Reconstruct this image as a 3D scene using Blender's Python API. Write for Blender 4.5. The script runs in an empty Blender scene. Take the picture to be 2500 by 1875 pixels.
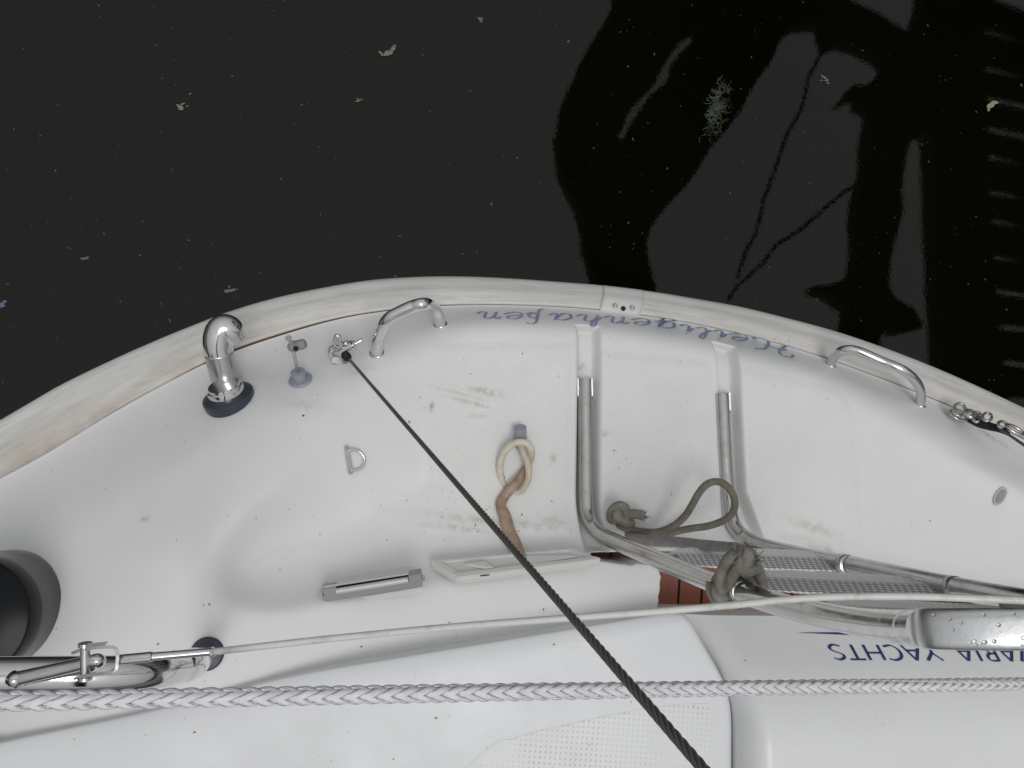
import bpy, bmesh, math, random
import numpy as np
from mathutils import Vector, Matrix, noise
from mathutils.bvhtree import BVHTree
from mathutils.geometry import tessellate_polygon
random.seed(7); rng = np.random.default_rng(7)
PI = math.pi
sc = bpy.context.scene
COL = sc.collection

# ------------------------------------------------------------------ camera
F = 1962.0; CX, CY = 1250.0, 937.5
Zc = Vector((.176, .157, .97)).normalized()
a = math.radians(6)
Xc = Vector((math.cos(a), -math.sin(a), 0)); Xc = (Xc - Zc * Xc.dot(Zc)).normalized()
Yc = Zc.cross(Xc)
R = Matrix((Xc, Yc, Zc))                     # camera axes -> world axes
CAM = Vector((0, 0, 2.2))
cam = bpy.data.cameras.new('camera'); camo = bpy.data.objects.new('camera', cam); COL.objects.link(camo)
camo.matrix_world = Matrix.Translation(CAM) @ R.to_4x4()
cam.sensor_width = 36; cam.lens = 36 * F / 2500; cam.clip_start = .02; cam.clip_end = 3000
sc.camera = camo

# ------------------------------------------------------------------ world, sun, exposure
SUN_EL, SUN_AZ = math.radians(72), math.radians(165)     # azimuth from +Y (aft) towards +X
w = bpy.data.worlds.new('World'); sc.world = w; w.use_nodes = True
nt = w.node_tree; bg = nt.nodes['Background']
sky = nt.nodes.new('ShaderNodeTexSky'); sky.sky_type = 'NISHITA'; sky.sun_disc = False
sky.sun_elevation = SUN_EL; sky.sun_rotation = SUN_AZ; sky.dust_density = 3.0
hs = nt.nodes.new('ShaderNodeHueSaturation'); hs.inputs['Saturation'].default_value = .10
mx = nt.nodes.new('ShaderNodeMix'); mx.data_type = 'RGBA'; mx.inputs[0].default_value = .8
# cloud cover, about three times brighter overhead than at the horizon
tcw = nt.nodes.new('ShaderNodeTexCoord'); spw = nt.nodes.new('ShaderNodeSeparateXYZ'); nt.links.new(tcw.outputs['Generated'], spw.inputs[0])
rpw = nt.nodes.new('ShaderNodeValToRGB'); nt.links.new(spw.outputs[2], rpw.inputs[0]); rpw.color_ramp.elements[0].color = (.30, .305, .31, 1); rpw.color_ramp.elements[1].color = (1, 1.01, 1.015, 1)
vmw = nt.nodes.new('ShaderNodeVectorMath'); vmw.operation = 'SCALE'; vmw.inputs['Scale'].default_value = 7.6; nt.links.new(rpw.outputs[0], vmw.inputs[0]); nt.links.new(vmw.outputs[0], mx.inputs[7])
nt.links.new(sky.outputs[0], hs.inputs['Color']); nt.links.new(hs.outputs[0], mx.inputs[6])
nt.links.new(mx.outputs[2], bg.inputs[0]); bg.inputs[1].default_value = .10
sl = bpy.data.lights.new('sun', 'SUN'); sl.energy = 1.0; sl.angle = math.radians(25); sl.color = (1, .99, .975)
so = bpy.data.objects.new('sun', sl); COL.objects.link(so)
sd = Vector((math.sin(SUN_AZ) * math.cos(SUN_EL), math.cos(SUN_AZ) * math.cos(SUN_EL), math.sin(SUN_EL)))
so.rotation_euler = sd.to_track_quat('Z', 'Y').to_euler()
sc.view_settings.view_transform = 'Standard'; sc.view_settings.look = 'None'
sc.view_settings.exposure = -0.10; sc.view_settings.gamma = 1

# ------------------------------------------------------------------ placing helpers
def ray(px, py):
    return R @ Vector(((px - CX) / F, -(py - CY) / F, -1.0))
def at(px, py, z):
    d = ray(px, py); t = (z - CAM.z) / d.z
    return CAM + d * t
def D(px, py, dep):
    return CAM + ray(px, py) * dep
def mirr(px, py, z):                         # the point above the water that is mirrored at this place
    p = at(px, py, 0); d = ray(px, py)
    return p + Vector((d.x, d.y, -d.z)) * (z / -d.z)
def cr(pts, n, closed=False):
    P = np.array([tuple(p) for p in pts], float); m = len(P)
    if closed: Q = np.vstack([P[-1:], P, P[:2]]); segs = m
    else: Q = np.vstack([2 * P[0] - P[1], P, 2 * P[-1] - P[-2]]); segs = m - 1
    ts = np.linspace(0, segs, n, endpoint=not closed); out = []
    for t in ts:
        i = min(int(t), segs - 1); f = t - i
        a, b, c, d = Q[i], Q[i + 1], Q[i + 2], Q[i + 3]
        out.append(.5 * ((2 * b) + (c - a) * f + (2 * a - 5 * b + 4 * c - d) * f * f + (3 * b - a - 3 * c + d) * f ** 3))
    return np.array(out)
def resample(P, n):
    P = np.asarray(P, float); L = np.r_[0, np.cumsum(np.linalg.norm(np.diff(P, axis=0), axis=1))]
    t = np.linspace(0, L[-1], n)
    return np.stack([np.interp(t, L, P[:, k]) for k in range(P.shape[1])], 1)
def sstep(x): x = np.clip(x, 0, 1); return x * x * (3 - 2 * x)

# ------------------------------------------------------------------ materials
def mat(name, col, rough=.5, metal=0, **kw):
    m = bpy.data.materials.new(name); m.use_nodes = True
    b = m.node_tree.nodes['Principled BSDF']
    b.inputs['Base Color'].default_value = (*col, 1); b.inputs['Roughness'].default_value = rough
    b.inputs['Metallic'].default_value = metal
    for k, v in kw.items(): b.inputs[k].default_value = v
    return m
def N(m, t, **kw):
    n = m.node_tree.nodes.new('ShaderNode' + t)
    for k, v in kw.items():
        if hasattr(n, k): setattr(n, k, v)
        else: n.inputs[k].default_value = v
    return n
def lk(m, a, b): m.node_tree.links.new(a, b)
def ramp(m, src, p0, p1, c0=(0, 0, 0, 1), c1=(1, 1, 1, 1)):
    r = N(m, 'ValToRGB'); r.color_ramp.elements[0].position = p0; r.color_ramp.elements[1].position = p1
    r.color_ramp.elements[0].color = c0; r.color_ramp.elements[1].color = c1
    lk(m, src, r.inputs[0]); return r.outputs[0]
def noise_(m, scale, detail=3, rough=.5, vec=None, dist=0):
    n = N(m, 'TexNoise'); n.inputs['Scale'].default_value = scale; n.inputs['Detail'].default_value = detail
    n.inputs['Roughness'].default_value = rough; n.inputs['Distortion'].default_value = dist
    if vec is None:
        tc = N(m, 'TexCoord'); vec = tc.outputs['Object']
    lk(m, vec, n.inputs['Vector']); return n.outputs['Fac']
def math_(m, op, a, b=None, c=None):
    n = N(m, 'Math'); n.operation = op
    for i, v in enumerate((a, b, c)):
        if v is None: continue
        if isinstance(v, (int, float)): n.inputs[i].default_value = v
        else: lk(m, v, n.inputs[i])
    return n.outputs[0]
def mixc(m, fac, a, b):
    n = N(m, 'Mix'); n.data_type = 'RGBA'
    if isinstance(fac, (int, float)): n.inputs[0].default_value = fac
    else: lk(m, fac, n.inputs[0])
    for i, v in ((6, a), (7, b)):
        if isinstance(v, tuple): n.inputs[i].default_value = (*v[:3], 1)
        else: lk(m, v, n.inputs[i])
    return n.outputs[2]
def bump(m, h, strength, dist=.001, nrm=None):
    b = N(m, 'Bump'); b.inputs['Strength'].default_value = strength; b.inputs['Distance'].default_value = dist
    lk(m, h, b.inputs['Height'])
    if nrm: lk(m, nrm, b.inputs['Normal'])
    return b.outputs[0]
def bsdf(m): return m.node_tree.nodes['Principled BSDF']

def gelcoat(name, col, grid_pitch=.0056, pitted=False, streak=.0, rust=0):
    m = mat(name, col, .38); b = bsdf(m)
    tc = N(m, 'TexCoord'); o = tc.outputs['Object']
    sep = N(m, 'SeparateXYZ'); lk(m, o, sep.inputs[0])
    # dirt specks: rare tiny spots, gathered into patches
    sp = math_(m, 'MULTIPLY', ramp(m, noise_(m, 95, 2, .5, o), .735, .765), ramp(m, noise_(m, 9, 3, .6, o), .50, .66))
    sp2 = math_(m, 'MULTIPLY', ramp(m, noise_(m, 210, 1, .5, o), .72, .78), ramp(m, noise_(m, 5, 3, .6, o, .5), .55, .70))
    film = ramp(m, noise_(m, 6, 5, .65, o), .35, .8)
    smm = N(m, 'Mapping'); smm.inputs['Scale'].default_value = (7, 24, 10); smm.inputs['Rotation'].default_value = (0, 0, .12); lk(m, o, smm.inputs[0])
    smear = ramp(m, noise_(m, 1.0, 6, .65, smm.outputs[0], .6), .66, .80)
    scm = N(m, 'Mapping'); scm.inputs['Scale'].default_value = (60, 9, 30); scm.inputs['Rotation'].default_value = (0, 0, .9); lk(m, o, scm.inputs[0])
    scr = ramp(m, noise_(m, 1.0, 4, .6, scm.outputs[0], .3), .715, .74)
    c = mixc(m, math_(m, 'MULTIPLY', film, .35), col, tuple(x * .86 for x in (col[0], col[1] * .99, col[2] * .96)))
    c = mixc(m, math_(m, 'MULTIPLY', smear, .26), c, (.42, .41, .38))
    c = mixc(m, math_(m, 'MULTIPLY', scr, .30), c, (.40, .39, .37))
    at_ = N(m, 'Attribute'); at_.attribute_name = 'nonskid'
    c = mixc(m, math_(m, 'MULTIPLY', at_.outputs['Fac'], .35), c, mixc(m, film, (.76, .755, .745), (.69, .685, .67)))
    spots = math_(m, 'ADD', math_(m, 'MULTIPLY', sp, .8), math_(m, 'MULTIPLY', sp2, .45)); 
    c = mixc(m, spots, c, (.13, .12, .10))
    sm = N(m, 'Attribute'); sm.attribute_name = 'grime'
    gn = math_(m, 'MULTIPLY', sm.outputs['Fac'], ramp(m, noise_(m, 70, 4, .7, o), .35, .65))
    c = mixc(m, gn, c, (.24, .22, .18))
    if streak:                                # stains that run along the rail
        uvn = N(m, 'UVMap'); uvn.uv_map = 'UVMap'
        for sc_, lo, hi, k_, cc in (((5, 9, 1), .44, .74, .55, (.43, .42, .395)), ((11, 26, 1), .52, .72, .5, (.36, .35, .33)), ((2.2, 3.0, 1), .42, .70, .35, (.50, .46, .41))):
            st = N(m, 'Mapping'); st.inputs['Scale'].default_value = sc_; lk(m, uvn.outputs[0], st.inputs[0])
            c = mixc(m, math_(m, 'MULTIPLY', ramp(m, noise_(m, 1, 6, .7, st.outputs[0], .6), lo, hi), k_ * streak / .6), c, cc)
    if rust:
        ra = N(m, 'Attribute'); ra.attribute_name = 'rust'
        c = mixc(m, math_(m, 'MULTIPLY', ra.outputs['Fac'], ramp(m, noise_(m, 9, 5, .7, o, .6), .30, .62)), c, (.42, .29, .18))
    k = 2 * PI / grid_pitch
    sx = math_(m, 'SINE', math_(m, 'MULTIPLY', sep.outputs[0], k)); sy = math_(m, 'SINE', math_(m, 'MULTIPLY', sep.outputs[1], k))
    g = math_(m, 'MULTIPLY', math_(m, 'MULTIPLY', sx, sy), at_.outputs['Fac'])
    if pitted: c = mixc(m, math_(m, 'MULTIPLY', math_(m, 'MULTIPLY', math_(m, 'GREATER_THAN', math_(m, 'MINIMUM', sx, sy), .2), at_.outputs['Fac']), ramp(m, noise_(m, 9, 3, .6, o), .35, .65)), c, (.50, .50, .49))
    lk(m, c, b.inputs['Base Color'])
    if pitted:
        px_ = math_(m, 'GREATER_THAN', math_(m, 'MINIMUM', sx, sy), .15)
        g = math_(m, 'MULTIPLY', math_(m, 'MULTIPLY', px_, -1), at_.outputs['Fac'])
    n1 = bump(m, noise_(m, 260, 3, .5, o), .10, .0008)
    n2 = bump(m, g, .35 if not pitted else .5, .0009, n1)
    lk(m, n2, b.inputs['Normal'])
    lk(m, math_(m, 'ADD', math_(m, 'MULTIPLY', film, .2), .32), b.inputs['Roughness'])
    return m
WHITE = (.735, .74, .735)
GEL = gelcoat('white gelcoat', WHITE)
GEL2 = gelcoat('shaded lid gelcoat', (.70, .715, .73), .0078, True)  # lid tone cooled and darkened in place of shade on its slope
GEL3 = gelcoat('seat gelcoat', (.73, .735, .74))
RAILM = gelcoat('weathered rail', (.70, .70, .685), streak=.62, rust=1)

def metalmat(name, col, rough, scratch=.3, stain=0, bs=.05):
    m = mat(name, col, rough, 1.0); b = bsdf(m)
    n = noise_(m, 60, 5, .65)
    lk(m, math_(m, 'ADD', math_(m, 'MULTIPLY', ramp(m, n, .4, .75), scratch), rough), b.inputs['Roughness'])
    if stain:
        lk(m, mixc(m, math_(m, 'MULTIPLY', ramp(m, noise_(m, 35, 4, .65), .5, .68), stain), col, (.22, .15, .10)), b.inputs['Base Color'])
    lk(m, bump(m, noise_(m, 180, 3, .5), bs, .0006), b.inputs['Normal'])
    return m
CHROME = metalmat('polished stainless', (.74, .74, .75), .06, .16, .12)
STEEL = metalmat('dull stainless', (.56, .56, .56), .24, .2, .25, .02)
LADDER = metalmat('ladder stainless', (.54, .53, .52), .13, .20, .18, .10)
GRIPM = metalmat('wet hammered steel', (.78, .79, .80), .34, .2, 0, .30)
WET = metalmat('wet stainless', (.70, .71, .72), .12, .2, 0, .12)
ZINC = metalmat('oxidised alloy', (.46, .45, .45), .5, .2, .3); bsdf(ZINC).inputs['Metallic'].default_value = .45
ALU = mat('cast alloy', (.36, .355, .35), .55, .3)
ALUL = mat('light alloy', (.62, .62, .62), .4, .4)
GREYM = mat('grey plastic', (.27, .27, .28), .5)
WINCHM = metalmat('dark winch drum', (.10, .10, .10), .14, .12, .2, .02)
WIREM = metalmat('dark wire', (.15, .143, .135), .34, .2, .3); bsdf(WIREM).inputs['Metallic'].default_value = .2
DARK = mat('black plastic', (.012, .013, .016), .6)
bsdf(DARK).inputs['Specular IOR Level'].default_value = .3
BLACKG = mat('glossy black', (.006, .007, .009), .22); bsdf(BLACKG).inputs['Specular IOR Level'].default_value = .12
DARKBLUE = mat('dark gasket', (.035, .042, .062), .35)
BLUEGREY = mat('blue grey plastic', (.30, .32, .37), .4)
VINYL = mat('white vinyl', (.66, .66, .63), .4)
lk(VINYL, mixc(VINYL, ramp(VINYL, noise_(VINYL, 60, 5, .7), .5, .7), (.68, .68, .65), (.50, .49, .45)), bsdf(VINYL).inputs['Base Color'])
SEAL = mat('brown sealant', (.055, .042, .018), .8)
lk(SEAL, mixc(SEAL, noise_(SEAL, 25, 4), (.03, .025, .012), (.16, .11, .04)), bsdf(SEAL).inputs['Base Color'])
PLASTIC = mat('white plastic', (.64, .64, .62), .4)
INKB = mat('navy lettering', (.022, .032, .15), .4)
INK = mat('faded lettering', (.10, .13, .24), .5)
TN = N(INK, 'TexCoord')
lk(INK, mixc(INK, ramp(INK, noise_(INK, 30, 4, .7), .4, .7), (.20, .24, .43), (.40, .44, .55)), bsdf(INK).inputs['Base Color'])
HOLE = mat('dark hole', (.01, .01, .01), .8)
CREAM = mat('cream hose', (.62, .56, .46), .5)
lk(CREAM, mixc(CREAM, ramp(CREAM, noise_(CREAM, 30, 4, .6), .45, .75), (.66, .60, .50), (.44, .34, .24)), bsdf(CREAM).inputs['Base Color'])
BROWN = mat('stained hose', (.32, .22, .15), .6)
lk(BROWN, mixc(BROWN, ramp(BROWN, noise_(BROWN, 45, 5, .65), .35, .7), (.24, .155, .11), (.44, .33, .25)), bsdf(BROWN).inputs['Base Color'])
lk(BROWN, bump(BROWN, noise_(BROWN, 120, 4), .4, .001), bsdf(BROWN).inputs['Normal'])
def ropemat(name, c1, c2, pitch=900):
    m = mat(name, c1, .9); b = bsdf(m)
    u = N(m, 'UVMap'); u.uv_map = 'UVMap'
    s = N(m, 'SeparateXYZ'); lk(m, u.outputs[0], s.inputs[0])
    aa = math_(m, 'ADD', math_(m, 'MULTIPLY', s.outputs[0], 3000), math_(m, 'MULTIPLY', s.outputs[1], 2 * PI * 12))
    bb = math_(m, 'SUBTRACT', math_(m, 'MULTIPLY', s.outputs[0], 3000), math_(m, 'MULTIPLY', s.outputs[1], 2 * PI * 12))
    g = math_(m, 'MULTIPLY', math_(m, 'SINE', aa), math_(m, 'SINE', bb))
    f = math_(m, 'ADD', math_(m, 'MULTIPLY', g, .25), noise_(m, 60, 5, .7))
    lk(m, mixc(m, ramp(m, f, .3, .8), c2, c1), b.inputs['Base Color'])
    lk(m, bump(m, math_(m, 'ADD', g, noise_(m, 600, 3)), .6, .0008), b.inputs['Normal'])
    return m
OLIVE = ropemat('olive rope', (.30, .28, .225), (.13, .12, .09))
GREYROPE = ropemat('grey rope', (.44, .43, .41), (.24, .235, .22))
KNOTM = ropemat('weathered knot rope', (.42, .40, .35), (.17, .16, .125))
STRAND = mat('rope strand', (.66, .66, .70), .75)
lk(STRAND, bump(STRAND, noise_(STRAND, 900, 3), .35, .0005), bsdf(STRAND).inputs['Normal'])
lk(STRAND, mixc(STRAND, ramp(STRAND, noise_(STRAND, 120, 4), .4, .75), (.77, .77, .765), (.62, .62, .635)), bsdf(STRAND).inputs['Base Color'])
TRACER = mat('rope tracer', (.17, .16, .40), .7)
# teak
TEAK = mat('wet teak', (.2, .06, .03), .35)
_o = N(TEAK, 'TexCoord').outputs['Object']; _mp = N(TEAK, 'Mapping'); _mp.inputs['Scale'].default_value = (40, 3, 1); lk(TEAK, _o, _mp.inputs[0])
lk(TEAK, mixc(TEAK, noise_(TEAK, 3, 6, .6, _mp.outputs[0], .5), (.20, .045, .022), (.36, .10, .045)), bsdf(TEAK).inputs['Base Color'])
CAULK = mat('black caulk', (.012, .010, .010), .6)
# dimpled tread
TREAD = mat('dimpled aluminium', (.66, .66, .67), .38, .25)
_u = N(TREAD, 'UVMap'); _u.uv_map = 'UVMap'; _s = N(TREAD, 'SeparateXYZ'); lk(TREAD, _u.outputs[0], _s.inputs[0])
_x = math_(TREAD, 'MULTIPLY', _s.outputs[0], 2 * PI * 15); _y = math_(TREAD, 'MULTIPLY', _s.outputs[1], 2 * PI * 5.0)
_g = math_(TREAD, 'MULTIPLY', math_(TREAD, 'SINE', math_(TREAD, 'ADD', _x, _y)), math_(TREAD, 'SINE', math_(TREAD, 'SUBTRACT', _x, _y)))
lk(TREAD, bump(TREAD, _g, .5, .0012), bsdf(TREAD).inputs['Normal'])
lk(TREAD, mixc(TREAD, ramp(TREAD, _s.outputs[1], .30, .40), (.84, .84, .84), mixc(TREAD, ramp(TREAD, _g, .25, .6), (.42, .415, .415), (.86, .86, .86))), bsdf(TREAD).inputs['Base Color'])  # bright upper band paints in the sky's reflection
# water
WATER = mat('harbour water', (.010, .0105, .005), .012, 0, IOR=1.385)
_o = N(WATER, 'TexCoord').outputs['Object']
lk(WATER, mixc(WATER, noise_(WATER, 1.2, 4, .6, _o), (.0016, .0020, .0006), (.0034, .0042, .0018)), bsdf(WATER).inputs['Base Color'])
_b1 = bump(WATER, noise_(WATER, 2.0, 2, .5, _o, .4), .02, .02)
_b2 = bump(WATER, noise_(WATER, 26, 2, .5, _o, .3), .04, .0012, bump(WATER, noise_(WATER, 120, 2, .5, _o, .3), .12, .0004, _b1))
lk(WATER, _b2, bsdf(WATER).inputs['Normal'])
TIMBER = mat('dark tarred timber', (.02, .017, .012), .85)
FLECK = mat('pale scum', (.10, .11, .095), .8)
SCRAP = mat('pale scrap', (.42, .42, .37), .8)
lk(SCRAP, mixc(SCRAP, ramp(SCRAP, noise_(SCRAP, 110, 4, .6), .35, .65), (.04, .04, .035), (.24, .24, .21)), bsdf(SCRAP).inputs['Base Color'])
LEAF = mat('yellow leaf', (.30, .29, .18), .7)
WEED = mat('green weed', (.055, .065, .022), .8)
WEED2 = mat('grey weed', (.10, .125, .12), .8)
SHORE = mat('added_shore', (.05, .055, .045), .9)

# ------------------------------------------------------------------ object helpers
def tag(o, label=None, cat=None, group=None, kind=None):
    for k, v in (('label', label), ('category', cat), ('group', group), ('kind', kind)):
        if v: o[k] = v
    return o
def mesh(name, vs, fs, m, parent=None, smooth=True, uvs=None):
    me = bpy.data.meshes.new(name)
    vs = np.asarray([tuple(v) for v in vs] if not isinstance(vs, np.ndarray) else vs, float)
    me.from_pydata(vs.tolist(), [], [tuple(int(i) for i in f) for f in fs])
    if m: me.materials.append(m)
    if smooth: me.polygons.foreach_set('use_smooth', [True] * len(me.polygons))
    if uvs is not None:
        uv = me.uv_layers.new(name='UVMap')
        idx = np.empty(len(me.loops), int); me.loops.foreach_get('vertex_index', idx)
        uv.data.foreach_set('uv', np.asarray(uvs, float)[idx].ravel())
    me.update()
    o = bpy.data.objects.new(name, me); COL.objects.link(o)
    if parent: o.parent = parent
    return o
def sharp(o, deg=35):
    me = o.data; bm = bmesh.new(); bm.from_mesh(me)
    for e in bm.edges:
        if len(e.link_faces) == 2 and e.calc_face_angle(0) > math.radians(deg): e.smooth = False
    bm.to_mesh(me); bm.free(); return o
class MB:                                        # collects shapes into one mesh
    def __init__(s): s.v = []; s.f = []; s.uv = []
    def add(s, vs, fs, uv=None):
        k = len(s.v); s.v += [tuple(v) for v in vs]; s.f += [tuple(i + k for i in f) for f in fs]
        s.uv += list(uv) if uv is not None else [(0, 0)] * len(vs); return s
    def tube(s, pts, r, seg=16, cap=True, flat=1.0, fd=None):
        P = [Vector(p) for p in pts]; n = len(P)
        rr = r if hasattr(r, '__len__') else [r] * n
        if len(rr) != n: rr = np.interp(np.linspace(0, 1, n), np.linspace(0, 1, len(rr)), rr)
        T = [(P[min(i + 1, n - 1)] - P[max(i - 1, 0)]).normalized() for i in range(n)]
        nr = Vector(fd) if fd is not None else (Vector((0, 0, 1)) if abs(T[0].z) < .9 else Vector((1, 0, 0)))
        vs = []; uv = []; L = 0
        for i in range(n):
            nr = (nr - T[i] * nr.dot(T[i])).normalized(); bi = T[i].cross(nr)
            if i: L += (P[i] - P[i - 1]).length
            for j in range(seg):
                t = 2 * PI * j / seg
                vs.append(P[i] + (nr * math.cos(t) * flat + bi * math.sin(t)) * rr[i]); uv.append((L, j / seg))
        fs = [(i * seg + j, i * seg + (j + 1) % seg, (i + 1) * seg + (j + 1) % seg, (i + 1) * seg + j) for i in range(n - 1) for j in range(seg)]
        if cap: fs += [tuple(range(seg))[::-1], tuple((n - 1) * seg + j for j in range(seg))]
        return s.add(vs, fs, uv)
    def lathe(s, base, axis, prof, seg=40):      # prof: list of (radius, height)
        ax = Vector(axis).normalized(); e = ax.orthogonal().normalized(); g = ax.cross(e); vs = []
        for r, h in prof:
            for j in range(seg):
                t = 2 * PI * j / seg; vs.append(Vector(base) + ax * h + (e * math.cos(t) + g * math.sin(t)) * max(r, 1e-5))
        n = len(prof)
        fs = [(i * seg + j, i * seg + (j + 1) % seg, (i + 1) * seg + (j + 1) % seg, (i + 1) * seg + j) for i in range(n - 1) for j in range(seg)]
        fs += [tuple(range(seg))[::-1], tuple((n - 1) * seg + j for j in range(seg))]
        return s.add(vs, fs)
    def prism(s, poly, up, h0, h1):              # poly: 3D points, moved along up
        n = len(poly); up = Vector(up)
        vs = [Vector(p) + up * h0 for p in poly] + [Vector(p) + up * h1 for p in poly]
        fs = [tuple(range(n))[::-1], tuple(range(n, 2 * n))] + [(i, (i + 1) % n, (i + 1) % n + n, i + n) for i in range(n)]
        return s.add(vs, fs)
    def ball(s, c, r, sx=(1, 1, 1), seg=16):
        pr = [(math.sin(PI * i / 10) * r, -math.cos(PI * i / 10) * r) for i in range(11)]
        return s.lathe(c, (0, 0, 1), pr, seg)
    def build(s, name, m, parent=None, smooth=True, sh=None):
        o = mesh(name, np.array([tuple(v) for v in s.v]), s.f, m, parent, smooth, s.uv)
        bm = bmesh.new(); bm.from_mesh(o.data); bmesh.ops.recalc_face_normals(bm, faces=bm.faces); bm.to_mesh(o.data); bm.free()
        if sh: sharp(o, sh)
        return o
def tube(name, pts, r, m, parent=None, n=None, **k):
    P = cr(pts, n) if n else [tuple(p) for p in pts]
    return MB().tube(P, r, **k).build(name, m, parent, sh=50)
def Dl(l): return [D(*p) for p in l]

# ------------------------------------------------------------------ setting
def sheet(name, z, s, m, seg=1):
    return mesh(name, [(-s, -s, z), (s, -s, z), (s, s, z), (-s, s, z)], [(0, 1, 2, 3)], m, smooth=False)
wat = sheet('water', 0, 900, WATER); tag(wat, kind='structure')
# low unseen shoreline, added as a dark horizon band for the chrome
vs = []; fs = []
n = 160
for i in range(n):
    t = 2 * PI * i / n; rr = 240 + 25 * math.sin(3 * t) + 10 * math.sin(11 * t)
    hh = 17 + 7 * math.sin(2 * t + 1) + 5 * noise.noise(Vector((i * .35, 0, 0))) + 3 * math.sin(9 * t)
    vs += [(rr * math.cos(t), rr * math.sin(t), -1), ((rr + 12) * math.cos(t), (rr + 12) * math.sin(t), hh * .7), ((rr + 60) * math.cos(t), (rr + 60) * math.sin(t), hh)]
for i in range(n):
    j = (i + 1) % n
    for k in range(2): fs.append((i * 3 + k, j * 3 + k, j * 3 + k + 1, i * 3 + k + 1))
tag(mesh('added_shore', vs, fs, SHORE), kind='structure')

# ------------------------------------------------------------------ sailing yacht
K = 2500 / 2212
yacht = bpy.data.objects.new('sailing_yacht', None); COL.objects.link(yacht)
tag(yacht, 'white sailing yacht, its rounded stern seen from above with steel fittings and ladder', 'sailing yacht')

seam2 = [(-330, 1275), (-160, 1150), (0, 1052), (60, 1017), (118, 983), (176, 945), (235, 906), (293, 870), (352, 836), (430, 793), (507, 757), (621, 719), (739, 688), (860, 670),
         (960, 662), (1100, 661), (1250, 668), (1400, 685), (1500, 702), (1600, 724), (1700, 750), (1800, 782), (1900, 818), (2000, 858), (2100, 900), (2212, 950), (2400, 1045), (2600, 1160)]
out2 = [(-330, 1115), (-160, 1003), (0, 908), (60, 873), (120, 838), (200, 798), (300, 752), (400, 710), (500, 672), (600, 643), (700, 622), (800, 606), (900, 599), (1000, 598),
        (1100, 602), (1200, 609), (1300, 617), (1400, 629), (1500, 645), (1600, 663), (1700, 687), (1800, 714), (1900, 747), (2000, 785), (2100, 828), (2212, 880), (2400, 970), (2600, 1080)]
ZS, ZO = .742, .715
NU = 900
seamW = resample(cr([at(x * K, y * K, ZS) for x, y in seam2], 600), NU)
outW = resample(cr([at(x * K, y * K, ZO) for x, y in out2], 600), NU)

def polyW(pts):                                   # (px, py, z) -> world XY
    return np.array([tuple(at(*p))[:2] for p in pts])
def segdist(X, Y, P, closed):
    d = np.full(X.shape, 1e9); m = len(P)
    for i in range(m if closed else m - 1):
        ax, ay = P[i]; bx, by = P[(i + 1) % m]; dx, dy = bx - ax, by - ay
        t = np.clip(((X - ax) * dx + (Y - ay) * dy) / (dx * dx + dy * dy + 1e-12), 0, 1)
        d = np.minimum(d, np.hypot(X - ax - t * dx, Y - ay - t * dy))
    return d
def inside(X, Y, P):
    c = np.zeros(X.shape, bool); m = len(P); j = m - 1
    for i in range(m):
        xi, yi = P[i]; xj, yj = P[j]
        c ^= ((yi > Y) != (yj > Y)) & (X < (xj - xi) * (Y - yi) / (yj - yi + 1e-15) + xi)
        j = i
    return c
def sdf(X, Y, P):                                 # positive inside
    d = segdist(X, Y, P, True); return np.where(inside(X, Y, P), d, -d)

ZF = .825
scoopP = cr(np.c_[polyW([(1130, 835, .83), (1010, 890, .85), (900, 975, .87), (790, 1080, .88), (680, 1175, .9), (585, 1255, .92), (520, 1330, .95), (495, 1405, .97),
    (525, 1470, .98), (600, 1503, 1.0), (700, 1502, 1.0), (820, 1482, 1.0), (1000, 1448, 1.0), (1200, 1418, 1.0), (1400, 1392, 1.0), (1600, 1365, 1.0), (1900, 1420, .9),
    (2500, 1560, .9), (2750, 1620, .9), (2900, 1400, .9), (2700, 1275, .88), (2500, 1165, .88), (2300, 1062, .87), (2120, 985, .86), (1980, 935, .85), (1850, 895, .84), (1700, 865, .83), (1550, 845, .83), (1400, 832, .83), (1250, 828, .83)])], 260, closed=True)
walkP = polyW([(1420, 1352, .8), (1500, 1363, .8), (1560, 1366, .90), (1600, 1372, .90), (1628, 1388, .91), (1638, 1412, .92), (1641, 1460, .94), (1648, 1560, .97), (1700, 1900, 1.0),
    (3000, 2000, 1.0), (3000, 1640, .8), (2500, 1512, .8), (2200, 1440, .8), (2000, 1395, .8), (1860, 1360, .8), (1700, 1350, .8), (1560, 1348, .8)])
gr1 = polyW([(1406, 800, .8), (1455, 804, .8), (1453, 1000, .8), (1452, 1260, .8), (1452, 1346, .8), (1405, 1338, .8), (1400, 1200, .8), (1403, 1000, .8)])
gr2 = polyW([(1740, 838, .8), (1788, 850, .8), (1792, 1000, .8), (1802, 1200, .8), (1850, 1330, .8), (1800, 1352, .8), (1762, 1290, .8), (1750, 1100, .8)])
nsP = [polyW([(1062, 850, .82), (1388, 850, .82), (1384, 1296, .82), (1040, 1290, .82), (1040, 1100, .82)]),
       polyW([(1472, 868, .82), (1722, 892, .82), (1736, 1290, .82), (1478, 1275, .82)]),
       polyW([(1806, 905, .82), (2040, 960, .82), (2070, 1000, .82), (2098, 1345, .82), (1900, 1320, .82), (1822, 1280, .82)])]
Yof = lambda px, py, z: at(px, py, z).y
def smin(a, b, k): h = np.clip(.5 + .5 * (b - a) / k, 0, 1); return b * (1 - h) + a * h - k * h * (1 - h)
wx = [at(px, py, .8).x for px, py in ((-200, 1200), (0, 1150), (400, 960), (700, 850), (950, 800), (1150, 770), (1500, 790), (1950, 900), (2250, 1000), (2500, 1120))]
ww = [.32, .32, .28, .17, .09, .052, .052, .06, .09, .14]
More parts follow.
